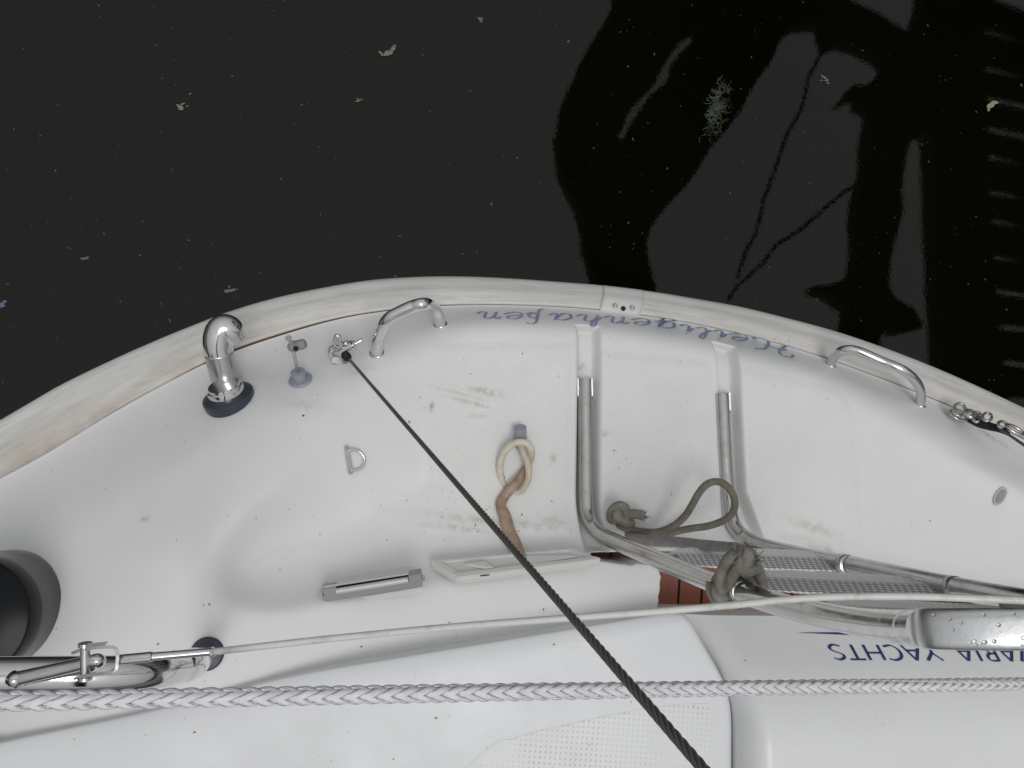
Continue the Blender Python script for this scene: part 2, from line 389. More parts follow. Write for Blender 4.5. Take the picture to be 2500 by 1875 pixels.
seamXY = seamW[::9, :2]
def blur(h, r):
    for _ in range(3):
        for ax_ in (0, 1):
            pd = [(0, 0), (0, 0)]; pd[ax_] = (r, r); q = np.pad(h, pd, mode='edge'); c = np.cumsum(q, axis=ax_); n_ = h.shape[ax_]
            k0 = np.take(c, range(2 * r, 2 * r + n_), axis=ax_); k1 = np.concatenate([np.zeros_like(np.take(c, [0], axis=ax_)), np.take(c, range(0, n_ - 1), axis=ax_)], axis=ax_)
            h = (k0 - k1) / (2 * r + 1)
    return h
def deck_h(X, Y, groove=True):
    d = segdist(X, Y, seamXY, False)
    wid = np.interp(X, wx, ww)
    t = d / wid
    h = ZS + .078 * smin(t, np.ones_like(t), .45) / 1.0 + .05 * np.clip(d, 0, .5)
    y0, y1 = Yof(400, 850, .84), Yof(400, 1500, .92)
    tl = (Y - y0) / (y1 - y0); left = smin(np.clip(tl, 0, 9), np.ones_like(tl), .3)
    h = h + .070 * left
    h = h + .034 * sstep((at(1080, 900, .85).x - X) / .30) * sstep(d / .16)
    s = sdf(X, Y, scoopP)
    wb = np.interp(X, [at(520, 1450, .9).x, at(1000, 1450, .9).x, at(1500, 1400, .9).x], [.17, .115, .075])
    wy_ = sstep((Y - Yof(1000, 1400, .85)) / (Yof(1000, 1100, .85) - Yof(1000, 1400, .85))); wu = np.interp(Y, [Yof(1000, 1150, .85), Yof(1000, 850, .85)], [.24, .10])
    wd = wb * (1 - wy_) + wu * wy_; wx_ = sstep((X - at(1100, 900, .85).x) / .3) * wy_; wd = wd * (1 - wx_) + .055 * wx_
    xf = at(1045, 1100, .83).x; tf = np.clip((xf - X) / .42, 0, 1); fl_ = ZF + .012 * (tf * .55 + .45 * tf * tf)
    tq = np.clip(s / wd, 0, 1); m = 1 - (1 - tq) ** 1.8
    h = h * (1 - m) + fl_ * m
    h = blur(h, 5); wq = sstep((at(1055, 1100, .83).x - X) / .10) * sstep((s - .015) / .07); h = h * (1 - wq) + blur(h, 20) * wq
    # non-skid panels sit a touch proud
    ns = np.zeros_like(h)
    for P in nsP:
        q = sdf(X, Y, P); ns = np.maximum(ns, sstep((q + .012) / .02))
    h += .0022 * ns
    if groove:
        for G in (gr1, gr2):
            q = sdf(X, Y, G); h -= .026 * sstep((q + .005) / .013)
    q = sdf(X, Y, walkP); h = h * (1 - sstep((q + .007) / .010)) + .74 * sstep((q + .007) / .010)
    return h, ns, m
NV = 680
botW = np.array([tuple(at(-420 + 3420 * i / (NU - 1), 2240, 1.1)) for i in range(NU)])
v = np.linspace(0, 1, NV)[:, None]
X = seamW[:, 0] * (1 - v) + botW[:, 0] * v; Y = seamW[:, 1] * (1 - v) + botW[:, 1] * v
H, NS, MS = deck_h(X, Y)
V = np.stack([X.ravel(), Y.ravel(), H.ravel()], 1)
i0 = (np.arange(NV - 1)[:, None] * NU + np.arange(NU - 1)).ravel()
Fq = np.stack([i0, i0 + NU, i0 + NU + 1, i0 + 1], 1)
me = bpy.data.meshes.new('deck_moulding'); me.vertices.add(len(V)); me.vertices.foreach_set('co', V.ravel())
me.loops.add(Fq.size); me.loops.foreach_set('vertex_index', Fq.ravel()); me.polygons.add(len(Fq))
me.polygons.foreach_set('loop_start', np.arange(0, Fq.size, 4)); me.polygons.foreach_set('use_smooth', np.ones(len(Fq), bool))
me.update(calc_edges=True); me.validate()
me.materials.append(GEL)
def blob(Xa, Ya, px, py, z, rx, ry, ang=0):
    c = at(px, py, z); s = z and 1; k = 1.42 / F
    dx, dy = Xa - c.x, Ya - c.y; ca, sa = math.cos(ang), math.sin(ang)
    return np.exp(-(((dx * ca + dy * sa) / (rx * k)) ** 2 + ((-dx * sa + dy * ca) / (ry * k)) ** 2))
gm = np.zeros_like(X)
for b_ in [(1180, 957, .82, 42, 9, -.05, .75), (1130, 965, .82, 60, 5, -.12, .5), (1150, 985, .82, 50, 5, -.12, .75), (1053, 995, .82, 5, 12, 0, .9), (1165, 1017, .82, 30, 6, .2, .45), (1036, 997, .82, 5, 4, 0, .6),
           (1230, 1275, .82, 160, 10, 0, .5), (1120, 1290, .82, 70, 7, 0, .5), (1475, 1060, .82, 10, 8, 0, .8), (1555, 1376, 1.0, 48, 9, -.12, .9), (1985, 1290, .82, 70, 14, -.2, .5),
           (2010, 1345, .82, 80, 18, -.2, .5), (325, 1265, .95, 9, 7, 0, .8), (1416, 897, .8, 12, 14, 0, .7), (740, 990, .85, 60, 22, 0, .25), (880, 900, .85, 30, 20, 0, .3), (2450, 1060, .8, 60, 9, -.5, .6), (1350, 1120, .82, 9, 12, 0, .5), (1350, 1270, .82, 35, 10, 0, .5)]:
    gm = np.maximum(gm, blob(X, Y, *b_[:6]) * b_[6])
for nm, arr in (('nonskid', NS), ('grime', gm)):
    at_ = me.attributes.new(nm, 'FLOAT', 'POINT'); at_.data.foreach_set('value', arr.ravel().astype(np.float32))
deck = bpy.data.objects.new('deck_moulding', me); COL.objects.link(deck); deck.parent = yacht
step = 1
BV = [BVHTree.FromPolygons([Vector(p) for p in V.tolist()], Fq.tolist())]
def hit(px, py, off=0):
    d = ray(px, py).normalized(); best = None
    for b in BV:
        loc, nr, i, dist = b.ray_cast(CAM, d)
        if loc is not None and (best is None or dist < best[2]): best = (loc, nr, dist)
    if best is None: best = (at(px, py, .9), Vector((0, 0, 1)), 0); print("MISS", px, py)
    loc, nr, _ = best
    if nr.z < 0: nr = -nr
    return loc + nr * off, nr

dh = lambda x, y: (CAM - hit(x, y)[0]).length / ray(x, y).length
# rub rail swept along the stern
def sweep(prof_fn, i0, i1, st):
    rows = []; idx = list(range(i0, i1, st))
    for i in idx: rows.append(prof_fn(i))
    m = len(rows[0]); vs = [p for r in rows for p in r]
    fs = [(i * m + j, i * m + j + 1, (i + 1) * m + j + 1, (i + 1) * m + j) for i in range(len(rows) - 1) for j in range(m - 1)]
    return vs, fs
def railprof(i, lift=0):
    I = Vector(seamW[i]); O = Vector(outW[i]); e = (O - I); e2 = Vector((e.x, e.y, 0)).normalized(); L = e.length
    P = [I + Vector((0, 0, -.03)), I + Vector((0, 0, -.004)) + e2 * .0008, I + e2 * .003 + Vector((0, 0, .0025 + lift))]
    for t in (.15, .35, .55, .62, .8, .92):
        P.append(I + e * t + Vector((0, 0, .007 * math.sin(PI * t) + lift + (.002 if t < .6 else -.001))))
    P += [O + Vector((0, 0, -.003 + lift)), O + e2 * .004 + Vector((0, 0, -.010)), O + e2 * .003 + Vector((0, 0, -.035)), O - e2 * .01 + Vector((0, 0, -.05)), O - e2 * .05 + Vector((0, 0, -.055))]
    return P
vs, fs = sweep(railprof, 0, NU, 3)
mr_ = len(railprof(0)); Lr = np.r_[0, np.cumsum(np.linalg.norm(np.diff(seamW, axis=0), axis=1))]
rail = mesh('rub_rail', vs, fs, RAILM, yacht, uvs=[(Lr[(k // mr_) * 3], (k % mr_) / mr_) for k in range(len(vs))])
RV = np.array([tuple(p) for p in vs])
lx = at(650, 850, .74).x; m_ = len(railprof(0))
rust = np.zeros(len(RV)); pid = np.arange(len(RV)) % m_
inner = np.clip(1 - (pid - 1) / 5, 0, 1)
rust = inner * np.clip(np.interp(RV[:, 0], [at(0, 1187, .74).x, at(500, 900, .74).x, at(1000, 750, .74).x, at(1460, 740, .74).x, at(2000, 900, .74).x, at(2350, 1010, .74).x], [.9, .7, .22, .25, .15, .5]), 0, 1)
a_ = rail.data.attributes.new('rust', 'FLOAT', 'POINT'); a_.data.foreach_set('value', rust.astype(np.float32))
MB().tube([Vector(p) + Vector((0, 0, .0002)) for p in seamW[::4]], .0025, seg=8).build('sealant_bead', SEAL, rail)
# hull below the rail
def hullprof(i):
    I = Vector(seamW[i]); O = Vector(outW[i]); e = Vector(((O - I).x, (O - I).y, 0)).normalized()
    return [O - e * .02 + Vector((0, 0, -.03)), O - e * .035 + Vector((0, 0, -.25)), O - e * .12 + Vector((0, 0, -.55)), O - e * .35 + Vector((0, 0, -.80)), O - e * .8 + Vector((0, 0, -.95))]
vs, fs = sweep(hullprof, 0, NU, 6)
mesh('hull', vs, fs, GEL3, yacht)
# joint plate on the rail
ia = int(np.argmin([abs((camo.matrix_world.inverted() @ Vector(p)).x / -(camo.matrix_world.inverted() @ Vector(p)).z * F + CX - 1472) for p in outW]))
ib = int(np.argmin([abs((camo.matrix_world.inverted() @ Vector(p)).x / -(camo.matrix_world.inverted() @ Vector(p)).z * F + CX - 1576) for p in outW]))
def plateprof(i):
    P = railprof(i, .0022)[1:-2]; I = Vector(seamW[i]); O = Vector(outW[i]); e = Vector(((O - I).x, (O - I).y, 0)).normalized()
    return [I - e * .009 + Vector((0, 0, -.002)), I - e * .0085 + Vector((0, 0, .005))] + [p + e * (.0015 if k > 7 else 0) + Vector((0, 0, .0012)) for k, p in enumerate(P[2:])]
vs, fs = sweep(plateprof, ia, ib, 2)
jp = mesh('joint_plate', vs, fs, PLASTIC, rail); mo = jp.modifiers.new('s', 'SOLIDIFY'); mo.thickness = .002; mo.offset = 1
mbp = BVHTree.FromPolygons([Vector(p) for p in vs], fs)
def hitp(px, py, off=0):
    loc, nr, i, dist = mbp.ray_cast(CAM, ray(px, py).normalized())
    if loc is None: return hit(px, py, off)
    if nr.z < 0: nr = -nr
    return loc + nr * off, nr
for px, py in ((1501, 747), (1543, 752)):
    p, nr = hitp(px, py, .001); MB().lathe(p, nr, [(.0048, 0), (.0048, .0018), (.003, .0028), (.0012, .0014)], 20).build('screw', STEEL, jp)
p, nr = hitp(1521, 754, .001); MB().lathe(p, nr, [(.0046, 0), (.0046, .0021)], 20).build('drain_hole', HOLE, jp)

# --- seat lids (pads with rounded edges, separate radius per corner)
def pad(name, pts, m, parent, zt, r, drop, depth, n=200, tilt=(0, 0), nonskid=None, keep=True):
    W = [at(p[0], p[1], p[2]) for p in pts]
    P = np.array([(p.x, p.y, (r[i] if hasattr(r, '__len__') else r), (drop[i] if hasattr(drop, '__len__') else drop)) for i, p in enumerate(W)])
    P = cr(P, n, closed=True)
    xy = P[:, :2]; T = np.roll(xy, -1, 0) - np.roll(xy, 1, 0); T /= np.linalg.norm(T, axis=1)[:, None]
    area = .5 * np.sum(xy[:, 0] * np.roll(xy[:, 1], -1) - np.roll(xy[:, 0], -1) * xy[:, 1])
    Nn = np.stack([-T[:, 1], T[:, 0]], 1) * (1 if area > 0 else -1)
    for _ in range(3): Nn = (Nn + np.roll(Nn, 1, 0) + np.roll(Nn, -1, 0)); Nn /= np.linalg.norm(Nn, axis=1)[:, None]
    cen = xy.mean(0)
    def zz(q): return zt + (q[:, 0] - cen[0]) * tilt[0] + (q[:, 1] - cen[1]) * tilt[1]
    rings = []
    rings.append(np.c_[xy, zz(xy) - P[:, 3] - depth])
    K_ = 10
    for k in range(K_ + 1):
        th = PI / 2 * k / K_; q = xy + Nn * (P[:, 2] * (1 - math.cos(th)))[:, None]
        rings.append(np.c_[q, zz(q) - P[:, 3] * (1 - math.sin(th))])
    q = xy + Nn * (P[:, 2] + .004)[:, None]; rings.append(np.c_[q, zz(q)])
    vs = np.vstack(rings); m2 = len(rings)
    fs = [(i * n + j, i * n + (j + 1) % n, (i + 1) * n + (j + 1) % n, (i + 1) * n + j) for i in range(m2 - 1) for j in range(n)]
    top = [Vector((p[0], p[1], 0)) for p in rings[-1]]
    tris = tessellate_polygon([top]); b = (m2 - 1) * n
    fs += [tuple(b + (i if isinstance(i, int) else i) for i in t) for t in tris]
    o = mesh(name, vs, fs, m, parent)
    bm = bmesh.new(); bm.from_mesh(o.data); bmesh.ops.recalc_face_normals(bm, faces=bm.faces); bm.to_mesh(o.data); bm.free()
    BV.append(BVHTree.FromPolygons([Vector(p) for p in vs.tolist()], fs)); return o
pad('locker_lid', [(-260, 1880, 0.965), (0, 1815, 0.965), (350, 1742, 0.965), (700, 1655, 0.965), (1000, 1602, 0.965), (1300, 1552, 0.965), (1560, 1508, 0.965), (1640, 1497, 0.965), (1678, 1508, 0.965),
    (1720, 1575, 0.965), (1752, 1630, 0.965), (1775, 1680, 0.965), (1788, 1740, 0.965), (1790, 1850, 0.965), (1790, 1960, 0.965), (1790, 2150, 0.965), (1790, 2500, 0.965), (1790, 2900, 0.965), (800, 3000, 0.965), (-260, 3000, 0.965)],
    GEL2, yacht, 0.965, [.05, .05, .05, .05, .04, .03, .025, .02, .012, .010, .010, .010, .01, .01, .01, .01, .01, .02, .02, .02], [.008] * 6 + [.008, .008, .008, .01, .01, .01, .01, .01, .01, .01, .01, .01, .01, .01], .10, tilt=(.0, .02))
lp = resample(cr([at(x, y, .97) for x, y in ((1664, 1508), (1695, 1532), (1727, 1574), (1758, 1625), (1779, 1680), (1793, 1740), (1797, 1850), (1799, 2000), (1800, 2200), (1800, 2900))], 400), 340)
ev_ = Vector((1, at(2500, 1494, .97).y - at(1700, 1486, .97).y, 0)); ev_.y /= (at(2500, 1494, .97).x - at(1700, 1486, .97).x)
us = np.r_[np.linspace(0, .06, 30), np.linspace(.065, 1.6, 90)]
gx = lp[:, 0][:, None] + us[None, :]; gy = lp[:, 1][:, None] + us[None, :] * ev_.y
da = (lp[0, 1] + (gx - lp[0, 0]) * ev_.y) - gy
dl = segdist(gx, gy, lp[:, :2][::4], False)
rnd = lambda t: np.sqrt(np.clip(1 - (1 - np.clip(t, 0, 1)) ** 2, 0, 1))
wl_ = np.interp(gy, [at(1750, 1700, .97).y, at(1690, 1510, .97).y], [.036, .060])
gz = 1.02 - .085 * (1 - smin(da / .125, np.ones_like(da), .5) * 1.0) - .05 * (1 - rnd(dl / wl_))
vs = np.stack([gx.ravel(), gy.ravel(), gz.ravel()], 1); nr_, nc = gx.shape
fs = [(i * nc + j, i * nc + j + 1, (i + 1) * nc + j + 1, (i + 1) * nc + j) for i in range(nr_ - 1) for j in range(nc - 1)]
b_ = len(vs); left = [i * nc for i in range(nr_)][::-1] + list(range(1, nc)); low = vs[left].copy(); low[:, 2] -= .25
vs = np.vstack([vs, low]); fs += [(left[i], left[i + 1], b_ + i + 1, b_ + i) for i in range(len(left) - 1)]
hsm = mesh('helm_seat', vs, fs, GEL3, yacht); sharp(hsm, 50)
BV.append(BVHTree.FromPolygons([Vector(p) for p in vs.tolist()], fs))
# non-skid square on the locker lid: real shallow panel
def patch(name, corners, off, m, parent, inset=.05):
    C_ = cr([(x, y, 0) for x, y in corners], 60, closed=True)[:, :2]; cn = C_.mean(0); rows = [C_, C_ * (1 - inset) + cn * inset]
    Q = [hit(x, y, off)[0] for r in rows for x, y in r]; n = len(C_)
    fs = [(i, (i + 1) % n, (i + 1) % n + n, i + n) for i in range(n)] + [tuple(n + k for k in t) for t in tessellate_polygon([[Vector((q.x, q.y, 0)) for q in Q[n:]]])]
    o = mesh(name, Q, fs, m, parent, smooth=False)
    a_ = o.data.attributes.new('nonskid', 'FLOAT', 'POINT'); a_.data.foreach_set('value', [0.0] * n + [1.0] * n); return o
patch('nonskid_panel', [(1180, 1838), (1260, 1800), (1400, 1765), (1520, 1740), (1640, 1722), (1726, 1718), (1738, 1735), (1742, 1830), (1744, 2060), (1000, 2060)], .0004, GEL2, yacht)

# teak sole of the gangway
mb = MB(); z = .77
Q = [at(px, py, z) for px, py in ((1380, 1320), (3000, 1380), (3000, 1760), (1560, 1760))]
x0, x1 = Q[0].x, Q[2].x; y0, y1 = Q[3].y, Q[0].y
mesh('teak_caulking', [(x0, y0, z - .004), (x1, y0, z - .004), (x1, y1, z - .004), (x0, y1, z - .004)], [(0, 1, 2, 3)], CAULK, yacht, smooth=False)
xx = x0
while xx < x1:
    mb.prism([(xx, y0, z), (xx + .040, y0, z), (xx + .040, y1, z), (xx, y1, z)], (0, 0, 1), -.003, 0); xx += .0445
mb.build('teak_sole', TEAK, yacht, smooth=False)

# ------------------------------------------------------------------ lettering
def ribbon(mb, pts, wfun, mapf, n=None):
    """one pen stroke: pts in letter space, mapf -> (px, py) on a surface"""
    P = cr(pts, n or 7 * len(pts)) if len(pts) > 2 else resample(np.array(pts, float), 6)
    T = np.gradient(P, axis=0); A = np.arctan2(T[:, 1], T[:, 0])
    L, Rr = [], []
    for (u, v_), a_ in zip(P, A):
        w_ = wfun(a_); nx_, ny_ = -math.sin(a_) * w_, math.cos(a_) * w_
        L.append(mapf(u + nx_, v_ + ny_)); Rr.append(mapf(u - nx_, v_ - ny_))
    m_ = len(L); vs = []
    for q in L + Rr: vs.append(hit(q[0], q[1], .0009)[0])
    mb.add(vs, [(i, i + 1, m_ + i + 1, m_ + i) for i in range(m_ - 1)])
CUR = {
 'n': (1.0, [[(0, .75), (.13, 1), (.24, .85), (.22, 0)], [(.22, .45), (.42, .95), (.62, .95), (.66, .6), (.62, .15), (.78, 0), (1, .3)]]),
 'e': (.82, [[(.08, .45), (.6, .62), (.6, .95), (.35, 1), (.1, .62), (.14, .15), (.42, 0), (.82, .3)]]),
 'f': (.8, [[(.78, 1.5), (.6, 1.75), (.4, 1.5), (.36, .8), (.32, -.35), (.15, -.6)], [(.36, .35), (.6, .1), (.72, .5), (.5, .85), (.36, .7)], [(.36, .1), (.6, 0), (.8, .25)]]),
 'a': (1.0, [[(.7, .85), (.42, 1), (.12, .6), (.2, .05), (.5, .1), (.72, .8)], [(.74, 1), (.68, .25), (.8, 0), (1, .3)]]),
 'h': (1.0, [[(0, .3), (.35, 1.2), (.35, 1.7), (.22, 1.5), (.18, .8), (.16, 0)], [(.17, .45), (.4, .98), (.62, .92), (.66, .6), (.62, .15), (.78, 0), (1, .3)]]),
 'g': (.95, [[(.7, .85), (.42, 1), (.12, .6), (.2, .08), (.5, .12), (.72, .8)], [(.74, 1), (.68, 0), (.5, -.5), (.2, -.55), (.2, -.25), (.95, .25)]]),
 'i': (.55, [[(0, .4), (.2, 1), (.18, .3), (.3, 0), (.55, .3)], [(.24, 1.32), (.28, 1.4)]]),
 'l': (.6, [[(0, .3), (.36, 1.15), (.36, 1.7), (.22, 1.5), (.17, .4), (.32, 0), (.6, .3)]]),
 'H': (1.8, [[(.05, 1.2), (.12, 1.65), (.5, 1.75), (.62, 1.3), (.5, .5), (.25, 0), (0, .2)], [(1.6, 1.7), (1.25, 1.45), (1.1, .8), (1.15, .15), (1.5, 0), (1.8, .3)], [(.35, .75), (.7, .95), (1.3, .9)]]),
}
base = cr([(1942, 846), (1880, 829), (1800, 812), (1715, 797), (1590, 778), (1462, 768), (1330, 762), (1164, 759)], 400)
base = resample(base, 800); Lb = 799
word = 'Heiligenhafen'; tot = sum(CUR[c][0] for c in word) + .1 * 12
mb = MB(); u0 = 0
for c in word:
    for st in CUR[c][1]:
        def mp(u, v_, u0=u0):
            t = np.clip((u0 + u) / tot * Lb, 0, Lb); i = int(t); i2 = min(i + 1, 799); f = t - i
            x, y = base[i] * (1 - f) + base[i2] * f
            return x - v_ * 2, y + 2.5 + (v_ * 16.0)
        ribbon(mb, st, lambda a_: .016 + .048 * abs(math.sin(a_ + .5)), mp)
    u0 += CUR[c][0] + .1
mb.build('port_lettering', INK, yacht, smooth=False)
CAP = {
 'S': (.62, [[(.56, .88), (.35, 1), (.1, .85), (.12, .62), (.45, .42), (.55, .2), (.35, 0), (.05, .1)]]),
 'T': (.7, [[(0, .97), (.7, .97)], [(.35, .97), (.35, 0)]]),
 'H': (.8, [[(.08, 1), (.08, 0)], [(.72, 1), (.72, 0)], [(.08, .52), (.72, .52)]]),
 'C': (.75, [[(.72, .9), (.45, 1), (.12, .78), (.08, .35), (.35, .02), (.72, .1)]]),
 'A': (.78, [[(0, 0), (.39, 1)], [(.39, 1), (.78, 0)], [(.16, .35), (.62, .35)]]),
 'Y': (.72, [[(0, 1), (.36, .48)], [(.72, 1), (.36, .48)], [(.36, .5), (.36, 0)]]),
 'V': (.78, [[(0, 1), (.39, 0)], [(.39, 0), (.78, 1)]]),
 'R': (.68, [[(.08, 1), (.08, 0)], [(.08, .98), (.45, .95), (.52, .72), (.4, .52), (.08, .5)], [(.3, .5), (.66, 0)]]),
 'I': (.25, [[(.12, 1), (.12, 0)]]),
 'B': (.66, [[(.08, 1), (.08, 0)], [(.08, .98), (.42, .95), (.48, .75), (.36, .55), (.08, .53)], [(.08, .53), (.5, .48), (.56, .22), (.42, .02), (.08, .02)]]),
 ' ': (.55, [])}
mb = MB(); word = 'BAVARIA YACHTS'; tot = sum(CAP[c][0] + .12 for c in word)
xl, U = 2016, 55.5; u0 = 0
for c in word:
    for st in CAP[c][1]:
        def mp(u, v_, u0=u0):
            uu = tot - .12 - (u0 + u)
            return xl + uu * U * (1 - .006 * uu) + v_ * 20, 1574 + v_ * 37 + uu * .5
        ribbon(mb, st, lambda a_: .03 + .045 * abs(math.cos(a_ - .9)), mp, 14)
    u0 += CAP[c][0] + .12
Ls = [(1945, 1546), (2100, 1546), (2700, 1550)]; 
vs = [hit(1943, 1545.5, .0009)[0]]
for i in range(1, 30):
    x = 1943 + i * 20; hw = min(5, .04 * (x - 1943))
    vs += [hit(x, 1545 - hw * .3 + i * .1, .0009)[0], hit(x, 1545 + hw + i * .1, .0009)[0]]
fs = [(0, 1, 2)] + [(2 * i - 1, 2 * i, 2 * i + 2, 2 * i + 1) for i in range(1, 29)]
mb.add(vs, fs)
mb.build('maker_lettering', INKB, yacht, smooth=False)

UP = Vector((0, 0, 1))
# covered boom out of view, put in so the steel mirrors something dark
COVER = mat('navy canvas', (.012, .014, .022), .85)
bm_ = MB(); cx0 = .12
bm_.tube([(cx0, -1.25 - .4 * i, 3.35 + .01 * i + .03 * math.sin(i)) for i in range(12)], [.10, .17, .20, .21, .22, .23, .24, .25, .26, .27, .28, .29], seg=24, flat=1.25, fd=(0, 0, 1))
bm_.build('added_boom_cover', COVER, yacht)
MB().tube([(cx0, -1.05, 3.18), (cx0, -5.6, 3.2)], .06, seg=24).build('added_boom', STEEL, yacht)
# grit lying on the deck
gt = MB(); nG = 0
while nG < 150:
    gx_, gy_ = random.uniform(0, 2500), random.uniform(820, 1870)
    if random.random() < .35: gx_, gy_ = random.gauss(1200, 130), random.gauss(1260, 60)
    l_ = BV[0].ray_cast(CAM, ray(gx_, gy_).normalized())[0]
    if l_ is None or l_.z < .76: continue
    p_, n__ = hit(gx_, gy_)
    r_ = min(.0026, random.lognormvariate(-7.25, .42)); a1_ = random.uniform(0, 6.3); e1 = n__.orthogonal().normalized(); e2_ = n__.cross(e1)
    d1 = e1 * math.cos(a1_) + e2_ * math.sin(a1_); d2_ = n__.cross(d1); el = random.uniform(1, 2.2)
    gt.prism([p_ + d1 * math.cos(2 * PI * q / 7) * r_ * el * random.uniform(.6, 1.1) + d2_ * math.sin(2 * PI * q / 7) * r_ * random.uniform(.6, 1.1) for q in range(7)], n__, -.0003, r_ * .35); nG += 1
GRIT = mat('dark grit', (.07, .062, .05), .9)
tag(gt.build('deck_grit', GRIT, None, smooth=False), 'scattered dark grit and crumbs lying on the white deck', 'grit', kind='stuff')
# ------------------------------------------------------------------ gooseneck vent
p, nr = hit(560, 975)
nrv = (nr * .5 + UP * .5).normalized()
nf = (nr + Vector((-.05, .30, 0))).normalized()
fl = MB().lathe(p, nf, [(.040, -.02), (.0415, -.003), (.0425, .004), (.0415, .009), (.036, .0115), (.030, .012)]).build('vent_pipe_flange', DARKBLUE, None, sh=40)
elb = Dl([(558, 950, 1.361), (546, 908, 1.343), (536, 868, 1.330), (531, 840, 1.322), (535, 815, 1.318), (546, 802, 1.318), (559, 806, 1.322), (570, 823, 1.332)])
E = cr([p + nr * .010] + elb, 60)
k = 24
vent = MB().tube(E[k:], .0236, seg=32, cap=False).tube(E[k:][::-1], .0222, seg=32, cap=False).build('vent_pipe', CHROME, yacht)
e0, e1 = Vector(E[-1]), Vector(E[-2]); dd = (e0 - e1).normalized()
MB().lathe(e0 - dd * .02, dd, [(.0222, 0), (.0222, .001)], 32).build('vent_opening', HOLE, vent)
MB().lathe(e0 - dd * .001, dd, [(.0222, 0), (.0246, 0), (.0246, .0015), (.0222, .0015)], 32).build('rim', STEEL, vent) if False else None
fl.parent = vent; fl.name = 'flange'
MB().tube(E[4:k + 1], .0236, seg=32).build('sleeve', STEEL, vent)
mb = MB()
for q in range(3): c = E[7 + q]; mb.lathe(c, Vector(E[9]) - Vector(E[6]), [(.0236, -.0012), (.0251, -.0006), (.0251, .0006), (.0236, .0012)], 32)
mb.build('thread', STEEL, vent)
MB().lathe(p + nf * .011, nf, [(.030, 0), (.031, .003), (.029, .012), (.0262, .014), (.0255, .018)], 36).build('collar', CHROME, vent, sh=40)

# ------------------------------------------------------------------ stem valve on a round base
p, nr = hit(734, 929)
stem = MB().lathe(p, nr, [(.019, -.002), (.020, .0025), (.0185, .0045), (.0115, .005), (.011, .016), (.0125, .0165), (.0125, .019), (.009, .0195)], 32).build('stem_base', BLUEGREY, yacht, sh=40)
top = D(713, 842, 1.300)
MB().tube([p + nr * .015, top], .0027, seg=12).build('stem_rod', ZINC, stem)
MB().tube([top, D(706, 829, 1.288)], .0028, seg=10).lathe(D(706, 829, 1.288), (D(706, 829, 1.288) - top), [(.003, 0), (.0055, .003), (.0055, .005)], 12).build('thumb_screw', ZINC, stem, sh=40)
a_, b_ = D(709, 848, 1.305), D(747, 838, 1.300); ax = (b_ - a_)
MB().lathe(a_, ax, [(.005, -.003), (.0078, 0), (.0095, .004), (.0095, .009), (.0075, .011), (.0085, .0125), (.0085, .024), (.0065, .0265)], 16).build('clamp_head', GREYM, stem, sh=35)
MB().lathe(D(722, 851, 1.292), D(722, 851, 1.292) - D(722, 851, 1.302), [(.0042, 0), (.0042, .0015)], 16).build('clamp_socket', HOLE, stem)

# ------------------------------------------------------------------ backstays and shackles
def helix_wire(mb, A, B, R0, lay, ns, r, st=.0022):
    A, B = Vector(A), Vector(B); ax = (B - A).normalized(); L = (B - A).length
    e = ax.orthogonal().normalized(); g = ax.cross(e); n = int(L / st)
    for k in range(ns):
        pts = []
        for i in range(n + 1):
            s = L * i / n; t = 2 * PI * (s / lay + k / ns)
            pts.append(A + ax * s + (e * math.cos(t) + g * math.sin(t)) * R0)
        mb.tube(pts, r, seg=7)
    mb.tube([A, B], R0 * .62, seg=8)
W0 = D(850, 874, 1.360); W1 = D(1715, 1875, .325); dirw = (W1 - W0).normalized()
mb = MB(); helix_wire(mb, W0, W1 + dirw * .25, .00178, .038, 6, .00085)
bs = mb.build('backstay', WIREM, yacht)
MB().tube([D(842, 866, 1.360), D(848, 872, 1.350)], [.0062, .0075], seg=16).tube([W0 - dirw * .004, W0 + dirw * .016], [.0058, .0036], seg=16).ball(D(844, 868, 1.350), .0078).build('wire_terminal', DARK, bs)
mb = MB()
mb.tube(cr(Dl([(845, 884, 1.400), (826, 880, 1.390), (810, 868, 1.375), (807, 856, 1.365), (816, 848, 1.360), (832, 850, 1.355)]), 24), [.004, .0055, .005, .0042], seg=12)
mb.tube(cr(Dl([(820, 856, 1.385), (816, 838, 1.355), (820, 821, 1.340), (827, 822, 1.340), (831, 838, 1.345), (833, 856, 1.355)]), 24), .0034, seg=12)
mb.tube(Dl([(836, 842, 1.355), (852, 836, 1.355)]), .005, seg=12)
mb.build('shackle', CHROME, bs)
mb = MB(); a_, b_ = D(828, 860, 1.350), D(888, 828, 1.340)
mb.lathe(a_, b_ - a_, [(.004, 0), (.0048, .004), (.0048, .020), (.0085, .021), (.0088, .028), (.006, .030), (.006, .032), (.0046, .033), (.0034, .036), (.0034, .045), (.0015, .047)], 20)
mb.build('shackle_pin', CHROME, bs, sh=45)
p, nr = hit(842, 886); MB().prism([p + Vector((-.022, -.004, 0)), p + Vector((.014, -.006, 0)), p + Vector((.015, .004, 0)), p + Vector((-.021, .007, 0))], nr, -.001, .002).build('chainplate', STEEL, bs, smooth=False)
